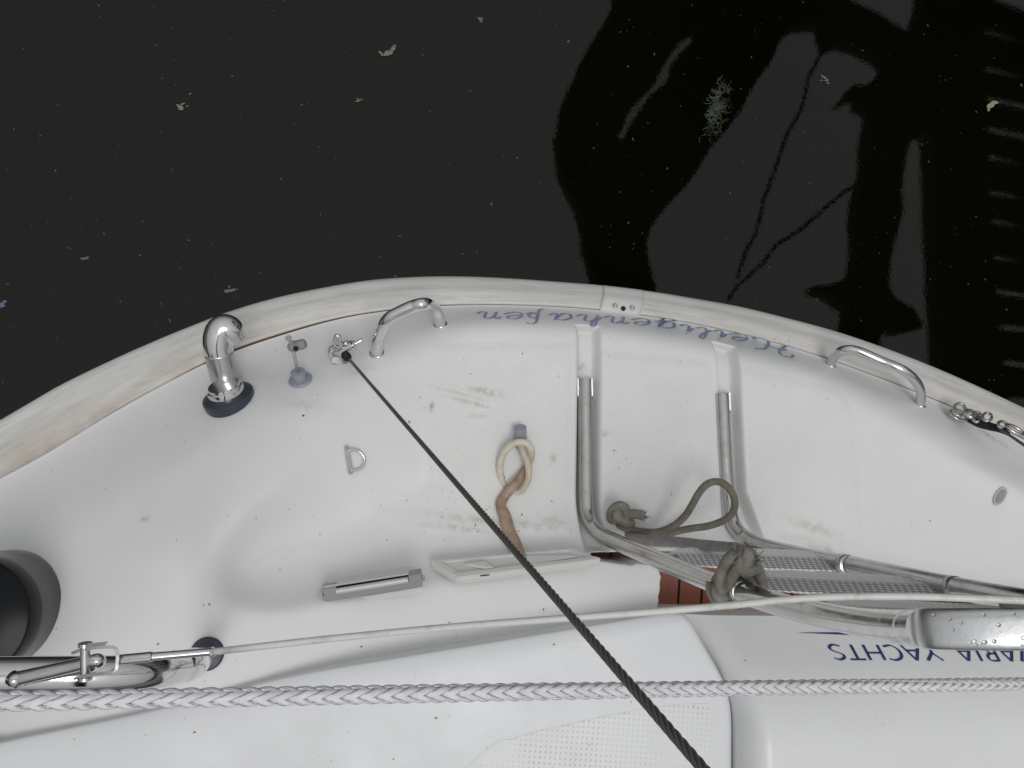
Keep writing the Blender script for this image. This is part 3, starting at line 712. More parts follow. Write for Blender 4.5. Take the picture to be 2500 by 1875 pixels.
# right-hand one
A2, B2 = D(2440, 1046, 1.550), D(2505, 1090, 1.30); d2 = (B2 - A2).normalized()
mb = MB(); helix_wire(mb, A2, A2 + d2 * 1.0, .00178, .038, 6, .00085)
bs2 = mb.build('backstay', WIREM, yacht)
MB().tube(cr(Dl([(2365, 1024, 1.590), (2392, 1034, 1.575), (2420, 1042, 1.565), (2442, 1048, 1.550), (2462, 1060, 1.510)]), 24), [.006, .0085, .008, .007, .0035], seg=14).build('wire_terminal', DARK, bs2)
mb = MB()
def ring(cx, cy, dep, rx, ry, r, ang=0, a0=0, a1=2 * PI):
    pts = []
    for i in range(26):
        t = a0 + (a1 - a0) * i / 25; x, y = rx * math.cos(t), ry * math.sin(t)
        pts.append(D(cx + x * math.cos(ang) - y * math.sin(ang), cy + x * math.sin(ang) + y * math.cos(ang), dep - .01 * math.sin(t)))
    mb.tube(pts, r, seg=10)
ring(2342, 1000, 1.610, 14, 15, .0032, .2); ring(2340, 1014, 1.620, 22, 9, .0034, .45); ring(2372, 1012, 1.590, 17, 7, .0042, .45)
ring(2385, 1018, 1.580, 10, 12, .003); ring(2410, 1018, 1.570, 11, 10, .0028); ring(2448, 1038, 1.550, 12, 8, .003, .4); ring(2478, 1050, 1.540, 24, 6, .0035, .5)
mb.build('shackle', STEEL, bs2)
p, nr = hit(2330, 1018); MB().prism([p + Vector((-.02, .004, 0)), p + Vector((.05, -.022, 0)), p + Vector((.048, -.030, 0)), p + Vector((-.022, -.002, 0))], nr, -.001, .002).build('chainplate', STEEL, bs2, smooth=False)

# ------------------------------------------------------------------ grab handles
def handle(pts, r, m):
    P = [D(*q) for q in pts]; b0, n0 = hit(pts[0][0], pts[0][1]); b1, n1 = hit(pts[-1][0], pts[-1][1])
    path = cr([b0] + P[1:-1] + [b1], 70)
    o = MB().tube(path, r, seg=24).build('grab_handle', m, yacht)
    for b_, n_ in ((b0, n0), (b1, n1)): MB().lathe(b_, n_, [(r * 1.28, -.002), (r * 1.28, .0015), (r * 1.02, .003)], 28).build('handle_collar', m, o)
dh = lambda x, y: (CAM - hit(x, y)[0]).length / ray(x, y).length
d0 = dh(920, 862); d1 = dh(1077, 793)
handle([(920, 862, d0), (922, 832, d0 - .035), (933, 800, d0 - .06), (950, 777, d0 - .075), (974, 763, d0 - .08), (1008, 748, d0 - .083), (1036, 742, d0 - .083), (1056, 748, d1 - .068), (1069, 768, d1 - .035), (1075, 792, d1)], .0103, CHROME)
d0 = dh(2028, 890); d1 = dh(2247, 987)
handle([(2028, 890, d0), (2040, 867, d0 - .03), (2062, 855, d0 - .05), (2094, 857, d0 - .06), (2150, 881, d0 - .065), (2204, 904, d0 - .07), (2235, 930, d1 - .055), (2248, 958, d1 - .03), (2247, 987, d1)], .0092, WET)

# ------------------------------------------------------------------ folding pad eye
p0, nr = hit(845, 1096); p1, _ = hit(854, 1150); ax = (p1 - p0).normalized(); sd_ = ax.cross(nr).normalized()
Q = []
for i in range(24):
    t = 2 * PI * i / 24; c = p1 if math.cos(t) > 0 else p0
    Q.append(c + ax * math.cos(t) * .006 + sd_ * math.sin(t) * .0042)
eye = MB().prism(Q, nr, -.001, .0055).build('pad_eye', STEEL, yacht, smooth=False)
for q_ in (p0, p1): MB().lathe(q_, nr, [(.0028, .005), (.0028, .0075)], 12).build('screw', ZINC, eye)
off = lambda x, y, h: hit(x, y, h)[0]
MB().tube(cr([off(849, 1098, .006), off(866, 1099, .006), off(880, 1107, .006), off(888, 1123, .006), off(883, 1139, .006), off(870, 1147, .006), off(853, 1147, .006)], 40), .0024, seg=12).build('ring', CHROME, eye)

# ------------------------------------------------------------------ bow of the step: outlet pipe and hose
p, nr = hit(1268, 1040)
b0 = D(1270, 1043, 1.375); b1 = D(1272, 1090, 1.392)
pipe = MB().tube([b0, b1], .0108, seg=28).build('outlet_pipe', BLUEGREY, yacht, sh=50)
def Z2(l, base_d): return [D(1100 + x / 4.147, 1000 + y / 4.147, base_d - h) for x, y, h in l]
hose_p = Z2([(712, 300, 0), (720, 370, .0), (745, 450, .004), (775, 520, .010), (792, 610, .014), (785, 700, .012), (745, 785, .006), (685, 832, .0), (600, 822, -.002), (535, 750, -.001), (502, 640, .002),
             (505, 530, .006), (545, 430, .012), (620, 355, .018), (710, 328, .022), (785, 352, .020), (818, 415, .014), (815, 490, .006), (785, 560, -.001)], 1.382)
hose = bpy.data.objects.new('hose', None); COL.objects.link(hose); hose.location = (0, 0, 0)
tag(hose, 'cream hose knotted below the short grey outlet pipe, with a brown tail', 'hose')
MB().tube(cr(hose_p, 140), .0060, seg=18).build('hose_loop', CREAM, hose)
tail = Z2([(785, 560, -.001), (735, 640, .002), (680, 720, .012), (620, 790, .018), (560, 860, .014), (520, 930, .008), (512, 985, .006), (540, 1050, .006), (565, 1120, .007), (580, 1200, .01), (625, 1300, .02), (680, 1390, .035), (740, 1480, .05), (795, 1565, .06)], 1.382)
tail = tail[:5] + [D(px_, py_, dh(px_, py_) - of_) for px_, py_, of_ in ((1225, 1224, .009), (1223, 1238, .009), (1230, 1253, .009), (1236, 1270, .010), (1240, 1289, .011), (1251, 1313, .014), (1264, 1335, .022), (1278, 1357, .030), (1292, 1377, .034))]
MB().tube(cr(tail, 110), [.0062, .0066, .007, .0075, .0085, .0088, .0085, .010, .0105, .0108, .0105, .0085, .005, .001], seg=18, flat=.55, fd=(CAM - tail[3])).build('hose_tail', BROWN, hose)

# ------------------------------------------------------------------ boarding ladder
railL = [(1428, 926, 1.450), (1428, 1000, 1.442), (1429, 1100, 1.430), (1430, 1215, 1.412), (1436, 1262, 1.398), (1460, 1300, 1.365), (1510, 1326, 1.30), (1600, 1364, 1.19), (1700, 1406, 1.09), (1790, 1440, 1.00), (1890, 1472, .92),
         (2000, 1500, .84), (2070, 1514, .78), (2140, 1525, .715), (2210, 1532, .65), (2262, 1535, .60)]
railR = [(1762, 962, 1.483), (1766, 1050, 1.473), (1772, 1160, 1.460), (1780, 1240, 1.446), (1796, 1290, 1.430), (1840, 1324, 1.39), (1950, 1354, 1.27), (2070, 1378, 1.165), (2200, 1406, 1.06), (2330, 1434, .965), (2480, 1464, .86), (2700, 1500, .74), (2860, 1520, .66)]
mb = MB(); PL = cr(Dl(railL), 150); PR = cr(Dl(railR), 150)
mb.tube(PL, np.interp(np.linspace(0, 1, 150), [0, .8, 1], [.0132, .0132, .0145]), seg=28).tube(PR, .0132, seg=28)
lad = mb.build('boarding_ladder', LADDER, yacht, sh=60)
# flattened hand grip joining the rail tops
gp = Dl([(2255, 1535, .605), (2262, 1535, .598), (2275, 1535, .592), (2290, 1535, .585), (2400, 1536, .575), (2520, 1536, .568), (2700, 1540, .56), (2830, 1530, .58)])
GP = resample(cr([PL[-8], PL[-1]] + Dl([(2300, 1535.5, .588), (2400, 1536, .575), (2520, 1536, .568), (2700, 1540, .56), (2850, 1534, .57), (2905, 1528, .60), (2900, 1523, .64), (2860, 1520, .66)]), 400), 120)
gq = [Vector(p) for p in GP]; vs = []; NG = 120
for i in range(NG):
    T = (gq[min(i + 1, NG - 1)] - gq[max(i - 1, 0)]).normalized(); tw = (CAM - gq[i]).normalized(); tw = (tw - T * tw.dot(T)).normalized(); bi = T.cross(tw)
    t = i / (NG - 1); sq = float(np.interp(t, [0, .055, .13, .8, .95], [0, 0, 1, 1, 0])); wv = float(np.interp(t, [0, .06, .09, .115, .14, 1], [.0145, .0148, .0153, .0149, .0147, .0147]))
    hv = float(np.interp(t, [0, .04, .065, .085, .10, .12, .17, .8, 1], [.0146, .0132, .0112, .0082, .0086, .0104, .0096, .0096, .0132]))
    ex = 1 - .42 * sq
    for j in range(40):
        a_ = 2 * PI * j / 40; c_, n__ = math.cos(a_), math.sin(a_)
        vs.append(gq[i] + bi * (abs(c_) ** ex * (1 if c_ > 0 else -1)) * wv + tw * (abs(n__) ** ex * (1 if n__ > 0 else -1)) * hv)
fs = [(i * 40 + j, i * 40 + (j + 1) % 40, (i + 1) * 40 + (j + 1) % 40, (i + 1) * 40 + j) for i in range(NG - 1) for j in range(40)] + [tuple((NG - 1) * 40 + j for j in range(40))]
MB().add(vs, fs).build('hand_grip', GRIPM, lad)
gm_ = MB()
for i in range(70):
    t = random.uniform(.18, .62); c = Vector(GP[int(t * 95)]); tw = (CAM - c).normalized(); sdv = (Vector(GP[30]) - Vector(GP[20])).normalized().cross(tw)
    s_ = random.uniform(-1, 1) * .012; hgt = .0093; rr_ = random.uniform(.0006, .0017)
    gm_.lathe(c + sdv * s_ + tw * (hgt - .0003) + (Vector(GP[30]) - Vector(GP[20])).normalized() * random.uniform(-.006, .006), tw, [(rr_, 0), (rr_ * .85, rr_ * .3), (rr_ * .45, rr_ * .52), (rr_ * .05, rr_ * .6)], 10)
DROP = mat('water drop', (1, 1, 1), .0, 0, IOR=1.33); bsdf(DROP).inputs['Transmission Weight'].default_value = 1
gm_.build('water_drops', DROP, lad)
# hinge lugs in the recesses
for px, py in ((1428, 940), (1764, 975)):
    for s_ in (-1, 1):
        x = px + s_ * 17
        a0 = D(x, py - 16, dh(px, py) - .012); a1 = D(x + 1, py + 34, dh(px, py) - .014); sx_ = (D(px + 10, py, 1.46) - D(px, py, 1.46)).normalized(); tw = (CAM - a0).normalized()
        mb = MB().prism([a0 - sx_ * .0012 - tw * .018, a1 - sx_ * .0012 - tw * .018, a1 - sx_ * .0012 + tw * .006, a1 + (a0 - a1) * .15 - sx_ * .0012 + tw * .012, a0 - sx_ * .0012 + tw * .012], sx_, 0, .0026)
        mb.build('hinge_lug', STEEL, lad, smooth=False)
rs = MB()
# treads
def tread(x0, x1, yt, yb, dep, dx=0, slope=.05, name='tread', m=TREAD, dd_=.05):
    n = 40; vs = []; uv = []; mm = 14
    for i in range(n + 1):
        t = i / n; e = (1 - abs(2 * t - 1) ** 4.5) ** .5
        for j in range(mm + 1):
            s_ = (j / mm) * 2 - 1
            cy = (yt + yb) / 2 + (x1 - x0) * slope * (t - .5); y = cy + s_ * e * (yb - yt) / 2
            x = x0 + (x1 - x0) * t + dx * s_
            k_ = s_ * e
            bend = .022 * max(0, -k_ - .2) ** 1.3 + .022 * max(0, k_ - .8)
            vs.append(D(x, y, dep[0] * (1 - t) + dep[1] * t - k_ * dd_ * .5 + bend)); uv.append((t, s_ * e * .5 + .5))
    fs = [(i * (mm + 1) + j, i * (mm + 1) + j + 1, (i + 1) * (mm + 1) + j + 1, (i + 1) * (mm + 1) + j) for i in range(n) for j in range(mm)]
    o = mesh(name, vs, fs, m, lad, True, uv); md = o.modifiers.new('s', 'SOLIDIFY'); md.thickness = .003; md.offset = -1; return o
tread(1640, 2062, 1338, 1392, (1.20, 1.19), 14, .035)
tread(1810, 2328, 1398, 1456, (1.00, .985), 16, .045)
tread(2010, 2540, 1468, 1530, (.86, .83), 16, .05)
mb = MB()
for px, py, dp in ((2064, 1378, 1.165), (2330, 1436, .965), (1622, 1372, 1.175), (1806, 1442, .985)):
    MB().lathe(D(px, py, dp), (PR[100] - PR[80]), [(.0135, -.006), (.0146, -.005), (.0146, .005), (.0135, .006)], 24).build('rail_clamp', STEEL, lad)

# ------------------------------------------------------------------ drain fitting
p, nr = hit(2440, 1211)
sv = (hit(2452, 1192)[0] - hit(2428, 1230)[0]).normalized(); tv = nr.cross(sv)
def oval(a, b, h0, h1): return [p + sv * a * math.cos(2 * PI * i / 32) + tv * b * math.sin(2 * PI * i / 32) for i in range(32)]
dr = MB().prism(oval(.0205, .0105, 0, 0), nr, -.001, .0035).build('drain_fitting', STEEL, yacht, sh=40)
MB().prism(oval(.0155, .0070, 0, 0), nr, .0030, .0042).build('drain_bowl', GREYM, dr, smooth=False)

# ------------------------------------------------------------------ roller fitting on the step
def Z5(x, y, d): return D(750 + x / 4.916, 1350 + y / 4.916, d)
dR = dh(905, 1455); dR2 = dh(905, 1400)
f0, f1, f2, f3 = Z5(185, 440, dR - .034), Z5(1368, 255, dR - .034), Z5(1383, 400, dR - .020), Z5(198, 590, dR - .020)
fn = (f1 - f0).cross(f3 - f0).normalized(); fn = fn if fn.dot(CAM - f0) > 0 else -fn
rf = MB()
rf.prism([f0, Z5(345, 415, dR - .034), Z5(350, 495, dR - .028), Z5(198, 515, dR - .0275), ], fn, -.012, 0)
rf.prism([Z5(1215, 278, dR - .034), f1, Z5(1376, 330, dR - .0275), Z5(1220, 352, dR - .028)], fn, -.012, 0)
rf.prism([Z5(195, 515, dR - .0275), Z5(350, 495, dR - .028), Z5(1220, 352, dR - .028), Z5(1376, 330, dR - .0275), f2, f3], fn, -.0118, .0002)
roll = rf.build('roller_fitting', ALU, yacht, smooth=False)
b0_, b1_ = Z5(192, 345, dR2 - .006), Z5(1248, 176, dR2 - .006)
MB().prism([b0_, b1_, f1 - fn * .003, f0 - fn * .003], fn, -.004, 0).build('back_plate', PLASTIC, roll, smooth=False)
MB().prism([Z5(200, 600, dR - .004), Z5(1385, 410, dR - .004), Z5(1392, 475, dR - .004), Z5(200, 665, dR - .004)], fn, -.004, .0).build('base_plate', PLASTIC, roll, smooth=False)
MB().prism([Z5(345, 425, dR - .022), Z5(1218, 285, dR - .022), Z5(1220, 355, dR - .018), Z5(350, 495, dR - .018)], fn, -.004, 0).build('slot', DARK, roll, smooth=False)
MB().tube([Z5(352, 458, dR - .030), Z5(1212, 320, dR - .030)], .0046, seg=20).build('roller', ALUL, roll, sh=50)
ax = (Z5(1400, 290, dR) - Z5(150, 498, dR)).normalized()
MB().lathe(Z5(192, 497, dR - .024), -ax, [(.0045, 0), (.0045, .003), (.0026, .0032), (.0026, .007)], 6).build('bolt', STEEL, roll, smooth=False)
MB().lathe(Z5(1362, 300, dR - .024), ax, [(.003, 0), (.003, .003), (.0048, .0032), (.0048, .006)], 6).build('bolt', STEEL, roll, smooth=False)

# ------------------------------------------------------------------ plastic tray lid
def hz(x, y, h): return hit(x, y, h)[0]
C0 = D(1047, 1371, dh(1047, 1371) - .022); C1 = D(1405, 1340, dh(1405, 1335) - .035); C2 = D(1472, 1368, dh(1440, 1392) - .03); C3 = D(1118, 1414, dh(1118, 1430) - .02)
n_ = (C1 - C0).cross(C3 - C0).normalized(); n_ = n_ if n_.z > 0 else -n_
def bil(u, v_): return (C0 * (1 - u) + C1 * u) * (1 - v_) + (C3 * (1 - u) + C2 * u) * v_
def rq(u0, u1, v0, v1, r=.02): return [bil(u0 + r, v0), bil(u1 - r, v0), bil(u1, v0 + r * 4), bil(u1, v1 - r * 4), bil(u1 - r, v1), bil(u0 + r, v1), bil(u0, v1 - r * 4), bil(u0, v0 + r * 4)]
tr = MB().prism(rq(0, 1, 0, 1), n_, -.012, -.001).build('tray_lid', PLASTIC, yacht, smooth=False)
for w_ in (tr,): bv = w_.modifiers.new('b', 'BEVEL'); bv.width = .003; bv.segments = 3
mb = MB()
mb.prism(rq(0.01, .99, .78, .985, .008), n_, -.002, .004).prism(rq(0.01, .99, .0, .10, .004), n_, -.002, .002).prism(rq(0.01, .06, .10, .78, .004), n_, -.002, .002).prism(rq(.94, .99, .10, .78, .004), n_, -.002, .002)
o = mb.build('raised_rim', PLASTIC, tr, smooth=False); bv = o.modifiers.new('b', 'BEVEL'); bv.width = .0015; bv.segments = 2
o = MB().prism([bil(.17, .35), bil(.32, .30), bil(.30, .72), bil(.24, .72)], n_, -.002, .004).prism([bil(.55, .12), bil(.90, .45), bil(.90, .6), bil(.56, .75)], n_, -.002, .0025).build('finger_grip', PLASTIC, tr, smooth=False)
bv = o.modifiers.new('b', 'BEVEL'); bv.width = .002; bv.segments = 2
MB().prism([C3 + (C2 - C3) * .15, C3 + (C2 - C3) * .21, C3 + (C2 - C3) * .21 + n_ * .002, C3 + (C2 - C3) * .15 + n_ * .002], (C3 - C0).normalized(), 0, .0008).build('catch', DARK, tr, smooth=False)

# ------------------------------------------------------------------ winch at the left edge
p = hit(0, 1490)[0]
wn = MB().lathe(p, UP, [(.084, -.03), (.0845, .006), (.0835, .012), (.081, .05), (.079, .085), (.078, .09), (.0775, .1)], 64).build('winch', WINCHM, yacht, sh=40)
MB().lathe(p, UP, [(.0795, .070), (.0815, .071), (.0815, .108), (.0800, .1115), (.0780, .1125), (.015, .1128)], 64).build('winch_top', BLACKG, wn, sh=40)
q = hit(108, 1412)[0]
MB().lathe(q, (.3, .2, 1), [(.014, -.02), (.015, .006), (.012, .012), (.004, .014)], 24).build('line_guide', STEEL, wn)

# ------------------------------------------------------------------ pushpit foot and guard wire
q, nr = hit(506, 1596)
dq = dh(506, 1596)
pp = cr(Dl([(-500, 1655, .60), (-150, 1650, .615), (100, 1647, .63), (250, 1645, .645), (360, 1641, .67), (430, 1632, .71), (470, 1620, .77), (492, 1608, dq * .93)]) + [q], 90)
push = MB().tube(pp, np.interp(np.linspace(0, 1, 90), [0, .75, 1], [.0137, .0145, .0140]), seg=32).build('pushpit_rail', CHROME, yacht)
MB().lathe(q, nr, [(.023, -.003), (.0235, .003), (.021, .006), (.0165, .0065)], 36).build('rail_foot', DARKBLUE, push, sh=40)
gw = cr(Dl([(515, 1592, .60), (800, 1560, .60), (1100, 1531, .59), (1400, 1508, .58), (1640, 1490, .575), (1800, 1476, .57), (1920, 1464, .565), (2040, 1457, .56), (2200, 1456, .555), (2350, 1460, .55), (2500, 1466, .545), (2700, 1478, .54), (3200, 1505, .53), (4200, 1560, .52)]), 220)
gwo = MB().tube(gw, .0026, seg=16).build('guard_wire', VINYL, yacht)
mb = MB().tube(Dl([(290, 1611, .588), (372, 1603, .59)]), .0037, seg=18).tube(Dl([(372, 1603, .59), (520, 1591, .60)]), [.0030, .0029], seg=18)
mb.tube(Dl([(516, 1593, .60), (523, 1590, .60)]), .0036, seg=16)
mb.build('turnbuckle', CHROME, gwo, sh=40)
mb = MB()                                    # fork with two cheeks
def strap(pts, wid, th):
    P = cr(pts, 30); vs = []; fs = []
    for i, c in enumerate(P):
        c = Vector(c); tn = (Vector(P[min(i + 1, 29)]) - Vector(P[max(i - 1, 0)])).normalized(); tw = (CAM - c).normalized(); sd2 = tn.cross(tw).normalized(); tw = sd2.cross(tn)
        vs += [c + sd2 * th + tw * wid, c - sd2 * th + tw * wid, c - sd2 * th - tw * wid, c + sd2 * th - tw * wid]
    for i in range(29):
        for j in range(4): fs.append((i * 4 + j, i * 4 + (j + 1) % 4, (i + 1) * 4 + (j + 1) % 4, (i + 1) * 4 + j))
    fs += [(3, 2, 1, 0), (116, 117, 118, 119)]; mb.add(vs, fs)
strap(Dl([(186, 1591, .59), (205, 1585, .588), (240, 1581, .586), (272, 1580, .586), (285, 1586, .586), (287, 1600, .586), (286, 1616, .586), (284, 1632, .586), (270, 1641, .586), (240, 1646, .586), (212, 1650, .588), (190, 1655, .59)]), .0042, .0011)
mb.build('fork', STEEL, gwo, sh=45)
mb = MB().tube(Dl([(208, 1572, .586), (208, 1660, .588)]), .0034, seg=14)
mb.tube(Dl([(208, 1570, .586), (208, 1578, .586)]), .0048, seg=14).tube(Dl([(208, 1652, .588), (208, 1659, .588)]), .0052, seg=14)
mb.tube(Dl([(215, 1573, .583), (262, 1568, .583)]), .0007, seg=6).tube(Dl([(215, 1577, .583), (258, 1573, .583)]), .0007, seg=6)
mb.build('clevis_pin', STEEL, gwo, sh=45)
mb = MB().tube(cr(Dl([(30, 1660, .600), (90, 1646, .597), (160, 1630, .594), (215, 1617, .590), (238, 1611, .588), (243, 1618, .592), (225, 1628, .600), (160, 1640, .606), (60, 1660, .61)]), 60), [.0055, .0052, .005, .0048, .0045, .004, .004, .004], seg=16)
mb.tube(Dl([(28, 1654, .598), (50, 1664, .596)]), .0055, seg=14)
mb.build('toggle_link', CHROME, gwo)
tube('guard_wire_lashing', Dl([(524, 1600, .61), (532, 1612, .62), (528, 1622, .63)]), .002, STEEL, gwo, 12) if False else None

# ------------------------------------------------------------------ grey and olive mooring line
rope = bpy.data.objects.new('mooring_line', None); COL.objects.link(rope)
tag(rope, 'weathered olive grey rope with a loop and stopper knot, hitched round the ladder rail', 'rope')
def Z3(l, k=0): return [D(1300 + x / 3.687, 1150 + y / 3.687, d - k) for x, y, d in l]
loop = Z3([(880, 480, 1.415), (800, 505, 1.420), (740, 500, 1.41), (830, 518, 1.40), (950, 540, 1.395), (1080, 552, 1.392), (1180, 535, 1.388), (1290, 480, 1.380), (1380, 395, 1.372), (1440, 300, 1.367), (1500, 195, 1.362), (1570, 120, 1.36), (1650, 95, 1.36),
           (1730, 120, 1.36), (1795, 195, 1.365), (1822, 290, 1.37), (1795, 385, 1.375), (1710, 450, 1.38), (1580, 495, 1.385), (1440, 515, 1.392), (1330, 535, 1.40), (1230, 562, 1.402), (1100, 575, 1.402), (960, 570, 1.402)], .012)
MB().tube(cr(loop, 220), .0062, seg=16).build('rope_loop', OLIVE, rope)
gs = Z3([(712, 520, 1.405), (760, 556, 1.395), (840, 590, 1.385), (960, 618, 1.36), (1120, 632, 1.33), (1300, 640, 1.29), (1500, 662, 1.24), (1700, 680, 1.18), (1850, 695, 1.12), (1900, 730, 1.06), (1880, 800, 1.02)])
MB().tube(cr(gs, 120), [.005, .0085, .0095, .0095, .0092, .009, .0085, .008, .0072, .0065], seg=18, flat=.8).build('rope_length', GREYROPE, rope)
k1 = Z3([(885, 470, 1.41), (820, 450, 1.385), (765, 410, 1.375), (790, 350, 1.39), (840, 400, 1.41), (780, 460, 1.42), (715, 430, 1.405), (715, 365, 1.39), (765, 318, 1.382), (825, 325, 1.38), (840, 375, 1.385), (900, 385, 1.395), (960, 390, 1.395), (1000, 405, 1.395)], .015)
MB().tube(cr(k1, 150), .0085, seg=16).build('stopper_knot', KNOTM, rope)
mb = MB()
for i in range(40):
    a_ = D(1300 + 985 / 3.687, 1150 + 403 / 3.687, 1.395); v_ = Vector((random.gauss(.6, .4), random.gauss(0, .6), random.gauss(0, .5))).normalized()
    o_ = Vector((random.gauss(0, .003), random.gauss(0, .003), random.gauss(0, .003))); mb.tube([a_ + o_, a_ + o_ + v_ * .006, a_ + o_ + v_ * .010 + Vector((0, 0, -.001))], [.0006, .0005, .0003], seg=5)
mb.build('frayed_end', GREYROPE, rope)
# hitch round the left rail (rail axis near pixel (1800,1443), depth ~1.0)
ctr = lambda f: Vector(PL[int(f)])
ic = int(np.argmin([abs((camo.matrix_world.inverted() @ Vector(p)).x / -(camo.matrix_world.inverted() @ Vector(p)).z * F + CX - 1778) for p in PL]))
c0 = Vector(PL[ic]); tx = (Vector(PL[ic + 3]) - Vector(PL[ic - 3])).normalized(); tw = (CAM - c0).normalized(); ev = (tw - tx * tw.dot(tx)).normalized(); fv = tx.cross(ev)
mb = MB()
for s_, e_ in ((-.006, .004), (.008, .018)):
    pts = [c0 + tx * (s_ + (e_ - s_) * i / 30) + (ev * math.cos(2 * PI * i / 30) + fv * math.sin(2 * PI * i / 30)) * .0205 for i in range(31)]
    mb.tube(pts, .0070, seg=14)
kn = Z3([(1720, 1130, 1.00), (1690, 1020, .985), (1710, 900, .975), (1760, 800, .965), (1830, 740, .965), (1900, 760, .96), (1880, 850, .955), (1940, 900, .955), (2010, 880, .965), (2050, 950, .975), (2060, 1010, .99), (1990, 960, .985), (1900, 900, .975), (1850, 830, .975)])
mb.tube(cr(kn, 160), .0072, seg=16)
kn2 = Z3([(1780, 1120, 1.0), (1775, 1030, .985), (1800, 940, .97), (1850, 880, .96), (1920, 830, .955), (1940, 760, .955), (1930, 700, .96)])
mb.tube(cr(kn2, 70), [.0072, .0072, .0072, .0075, .0085, .0080, .0060], seg=16)
mb.build('hitch_knot', KNOTM, rope)
mb = MB()
for i in range(90):
    cx_, cy_ = random.choice([(1935, 700), (1830, 715), (2010, 800)]); a_ = D(1300 + (cx_ + random.gauss(0, 22)) / 3.687, 1150 + (cy_ + random.gauss(0, 22)) / 3.687, .957)
    v_ = Vector((random.gauss(0, .5), random.gauss(.4, .5), random.gauss(.2, .5))).normalized(); mb.tube([a_, a_ + v_ * .005, a_ + v_ * .009], [.0007, .0005, .0003], seg=5)
mb.build('frayed_end', GREYROPE, rope)

# ------------------------------------------------------------------ braided rope across the foreground
BR = bpy.data.objects.new('braided_rope', None); COL.objects.link(BR)
tag(BR, 'taut white braided rope with violet tracer threads stretched across the whole foreground', 'rope')
A, B = D(-260, 1719, .475), D(2750, 1668, .90); A, B = A - (B - A) * .25, B + (B - A) * .35; L = (B - A).length; ax = (B - A).normalized(); e = ax.orthogonal().normalized(); g = ax.cross(e)
n = int(L / .0016); om = 2 * PI / .075
def sag(s): return Vector((0, 0, -.006 * math.sin(PI * s / L)))
tw_ = lambda s: .9 * math.sin(s * 5) + s * 2.0
mb = MB(); mt = MB()
for hand in (1, -1):
    for k in range(6):
        C_ = []; Nn_ = []
        for i in range(n + 1):
            s = L * i / n; th = hand * om * s + 2 * PI * k / 6 + tw_(s)
            r_ = .0041 + hand * .0013 * math.cos(3 * (th - tw_(s)))
            rad = e * math.cos(th) + g * math.sin(th)
            C_.append(A + ax * s + rad * r_ + sag(s)); Nn_.append(rad)
        vs = []; ve = []
        for i in range(n + 1):
            T = (C_[min(i + 1, n)] - C_[max(i - 1, 0)]).normalized(); bi = T.cross(Nn_[i]).normalized()
            for j in range(9):
                t = 2 * PI * j / 9; vs.append(C_[i] + Nn_[i] * .0015 * math.cos(t) + bi * .00265 * math.sin(t))
            for s_ in (-1, 1):
                c_ = C_[i] + bi * .0024 * s_ + Nn_[i] * .00066
                ve += [c_ - bi * .00013, c_ + Nn_[i] * .00018, c_ + bi * .00013]
        fs = [(i * 9 + j, i * 9 + (j + 1) % 9, (i + 1) * 9 + (j + 1) % 9, (i + 1) * 9 + j) for i in range(n) for j in range(9)]
        mb.add(vs, fs)
        fe = []
        for i in range(n):
            for q_ in (0, 3):
                for j in (0, 1): fe.append((i * 6 + q_ + j, i * 6 + q_ + j + 1, (i + 1) * 6 + q_ + j + 1, (i + 1) * 6 + q_ + j))
        mt.add(ve, fe)
mb.build('strands', STRAND, BR)
mt.build('tracer_threads', TRACER, BR)
MB().tube([A + ax * L * i / 40 + sag(L * i / 40) for i in range(41)], .0036, seg=12).build('rope_core', TRACER, BR)

# ------------------------------------------------------------------ things floating on the water
def flake(mb, p, r, n=8, el=1.5, ang=0, z=.002):
    vs = []
    for i in range(n):
        t = 2 * PI * i / n; q = r * random.uniform(.45, 1.2); x, y = q * el * math.cos(t), q / el * math.sin(t)
        vs.append((p.x + x * math.cos(ang) - y * math.sin(ang), p.y + x * math.sin(ang) + y * math.cos(ang), z + random.uniform(0, .0012)))
    top = [(a, b, c + .0008) for a, b, c in vs]
    mb.add(vs + top, [tuple(range(n))[::-1], tuple(range(n, 2 * n))] + [(i, (i + 1) % n, (i + 1) % n + n, i + n) for i in range(n)])
mb = MB()
for i in range(1500):
    px, py = random.uniform(-400, 2900), random.uniform(-500, 1100)
    p = at(px, py, 0); flake(mb, p, min(.006, abs(random.lognormvariate(-6.75, .55))), 6, random.uniform(1, 2.2), random.uniform(0, 3), .0005)
tag(mb.build('floating_specks', FLECK, None, smooth=False), 'scattered tiny pale specks floating on the dark water', 'specks', kind='stuff')
def scrap(name, px, py, shapes, m, label, cat):
    p = at(px, py, 0); mb = MB()
    for dx, dy, r, el, ang in shapes: flake(mb, p + Vector((dx, dy, 0)), r, 12, el, ang, .001)
    o = mb.build(name, m, None, smooth=False); tag(o, label, cat, 'scraps floating on the water'); return o
scrap('floating_scrap', 945, 132, [(.012, .014, .014, 1.5, 1.1), (0, 0, .011, 1.3, .7), (-.014, -.004, .009, 1.3, -.3)], SCRAP, 'largest pale scrap on the open water above the steel vent pipe and handle', 'scrap')
scrap('floating_scrap', 442, 264, [(0, 0, .011, 1.4, -.8), (.004, .012, .005, 1.6, .6), (.016, .008, .003, 1.2, 0)], SCRAP, 'pale feathery scrap on the left part of the water', 'scrap')
scrap('floating_scrap', 876, 246, [(0, 0, .007, 1.8, .6), (-.004, .005, .004, 1.6, -.5), (.008, .002, .003, 1, 0)], SCRAP, 'small star-shaped scrap just below the largest pale scrap', 'scrap')
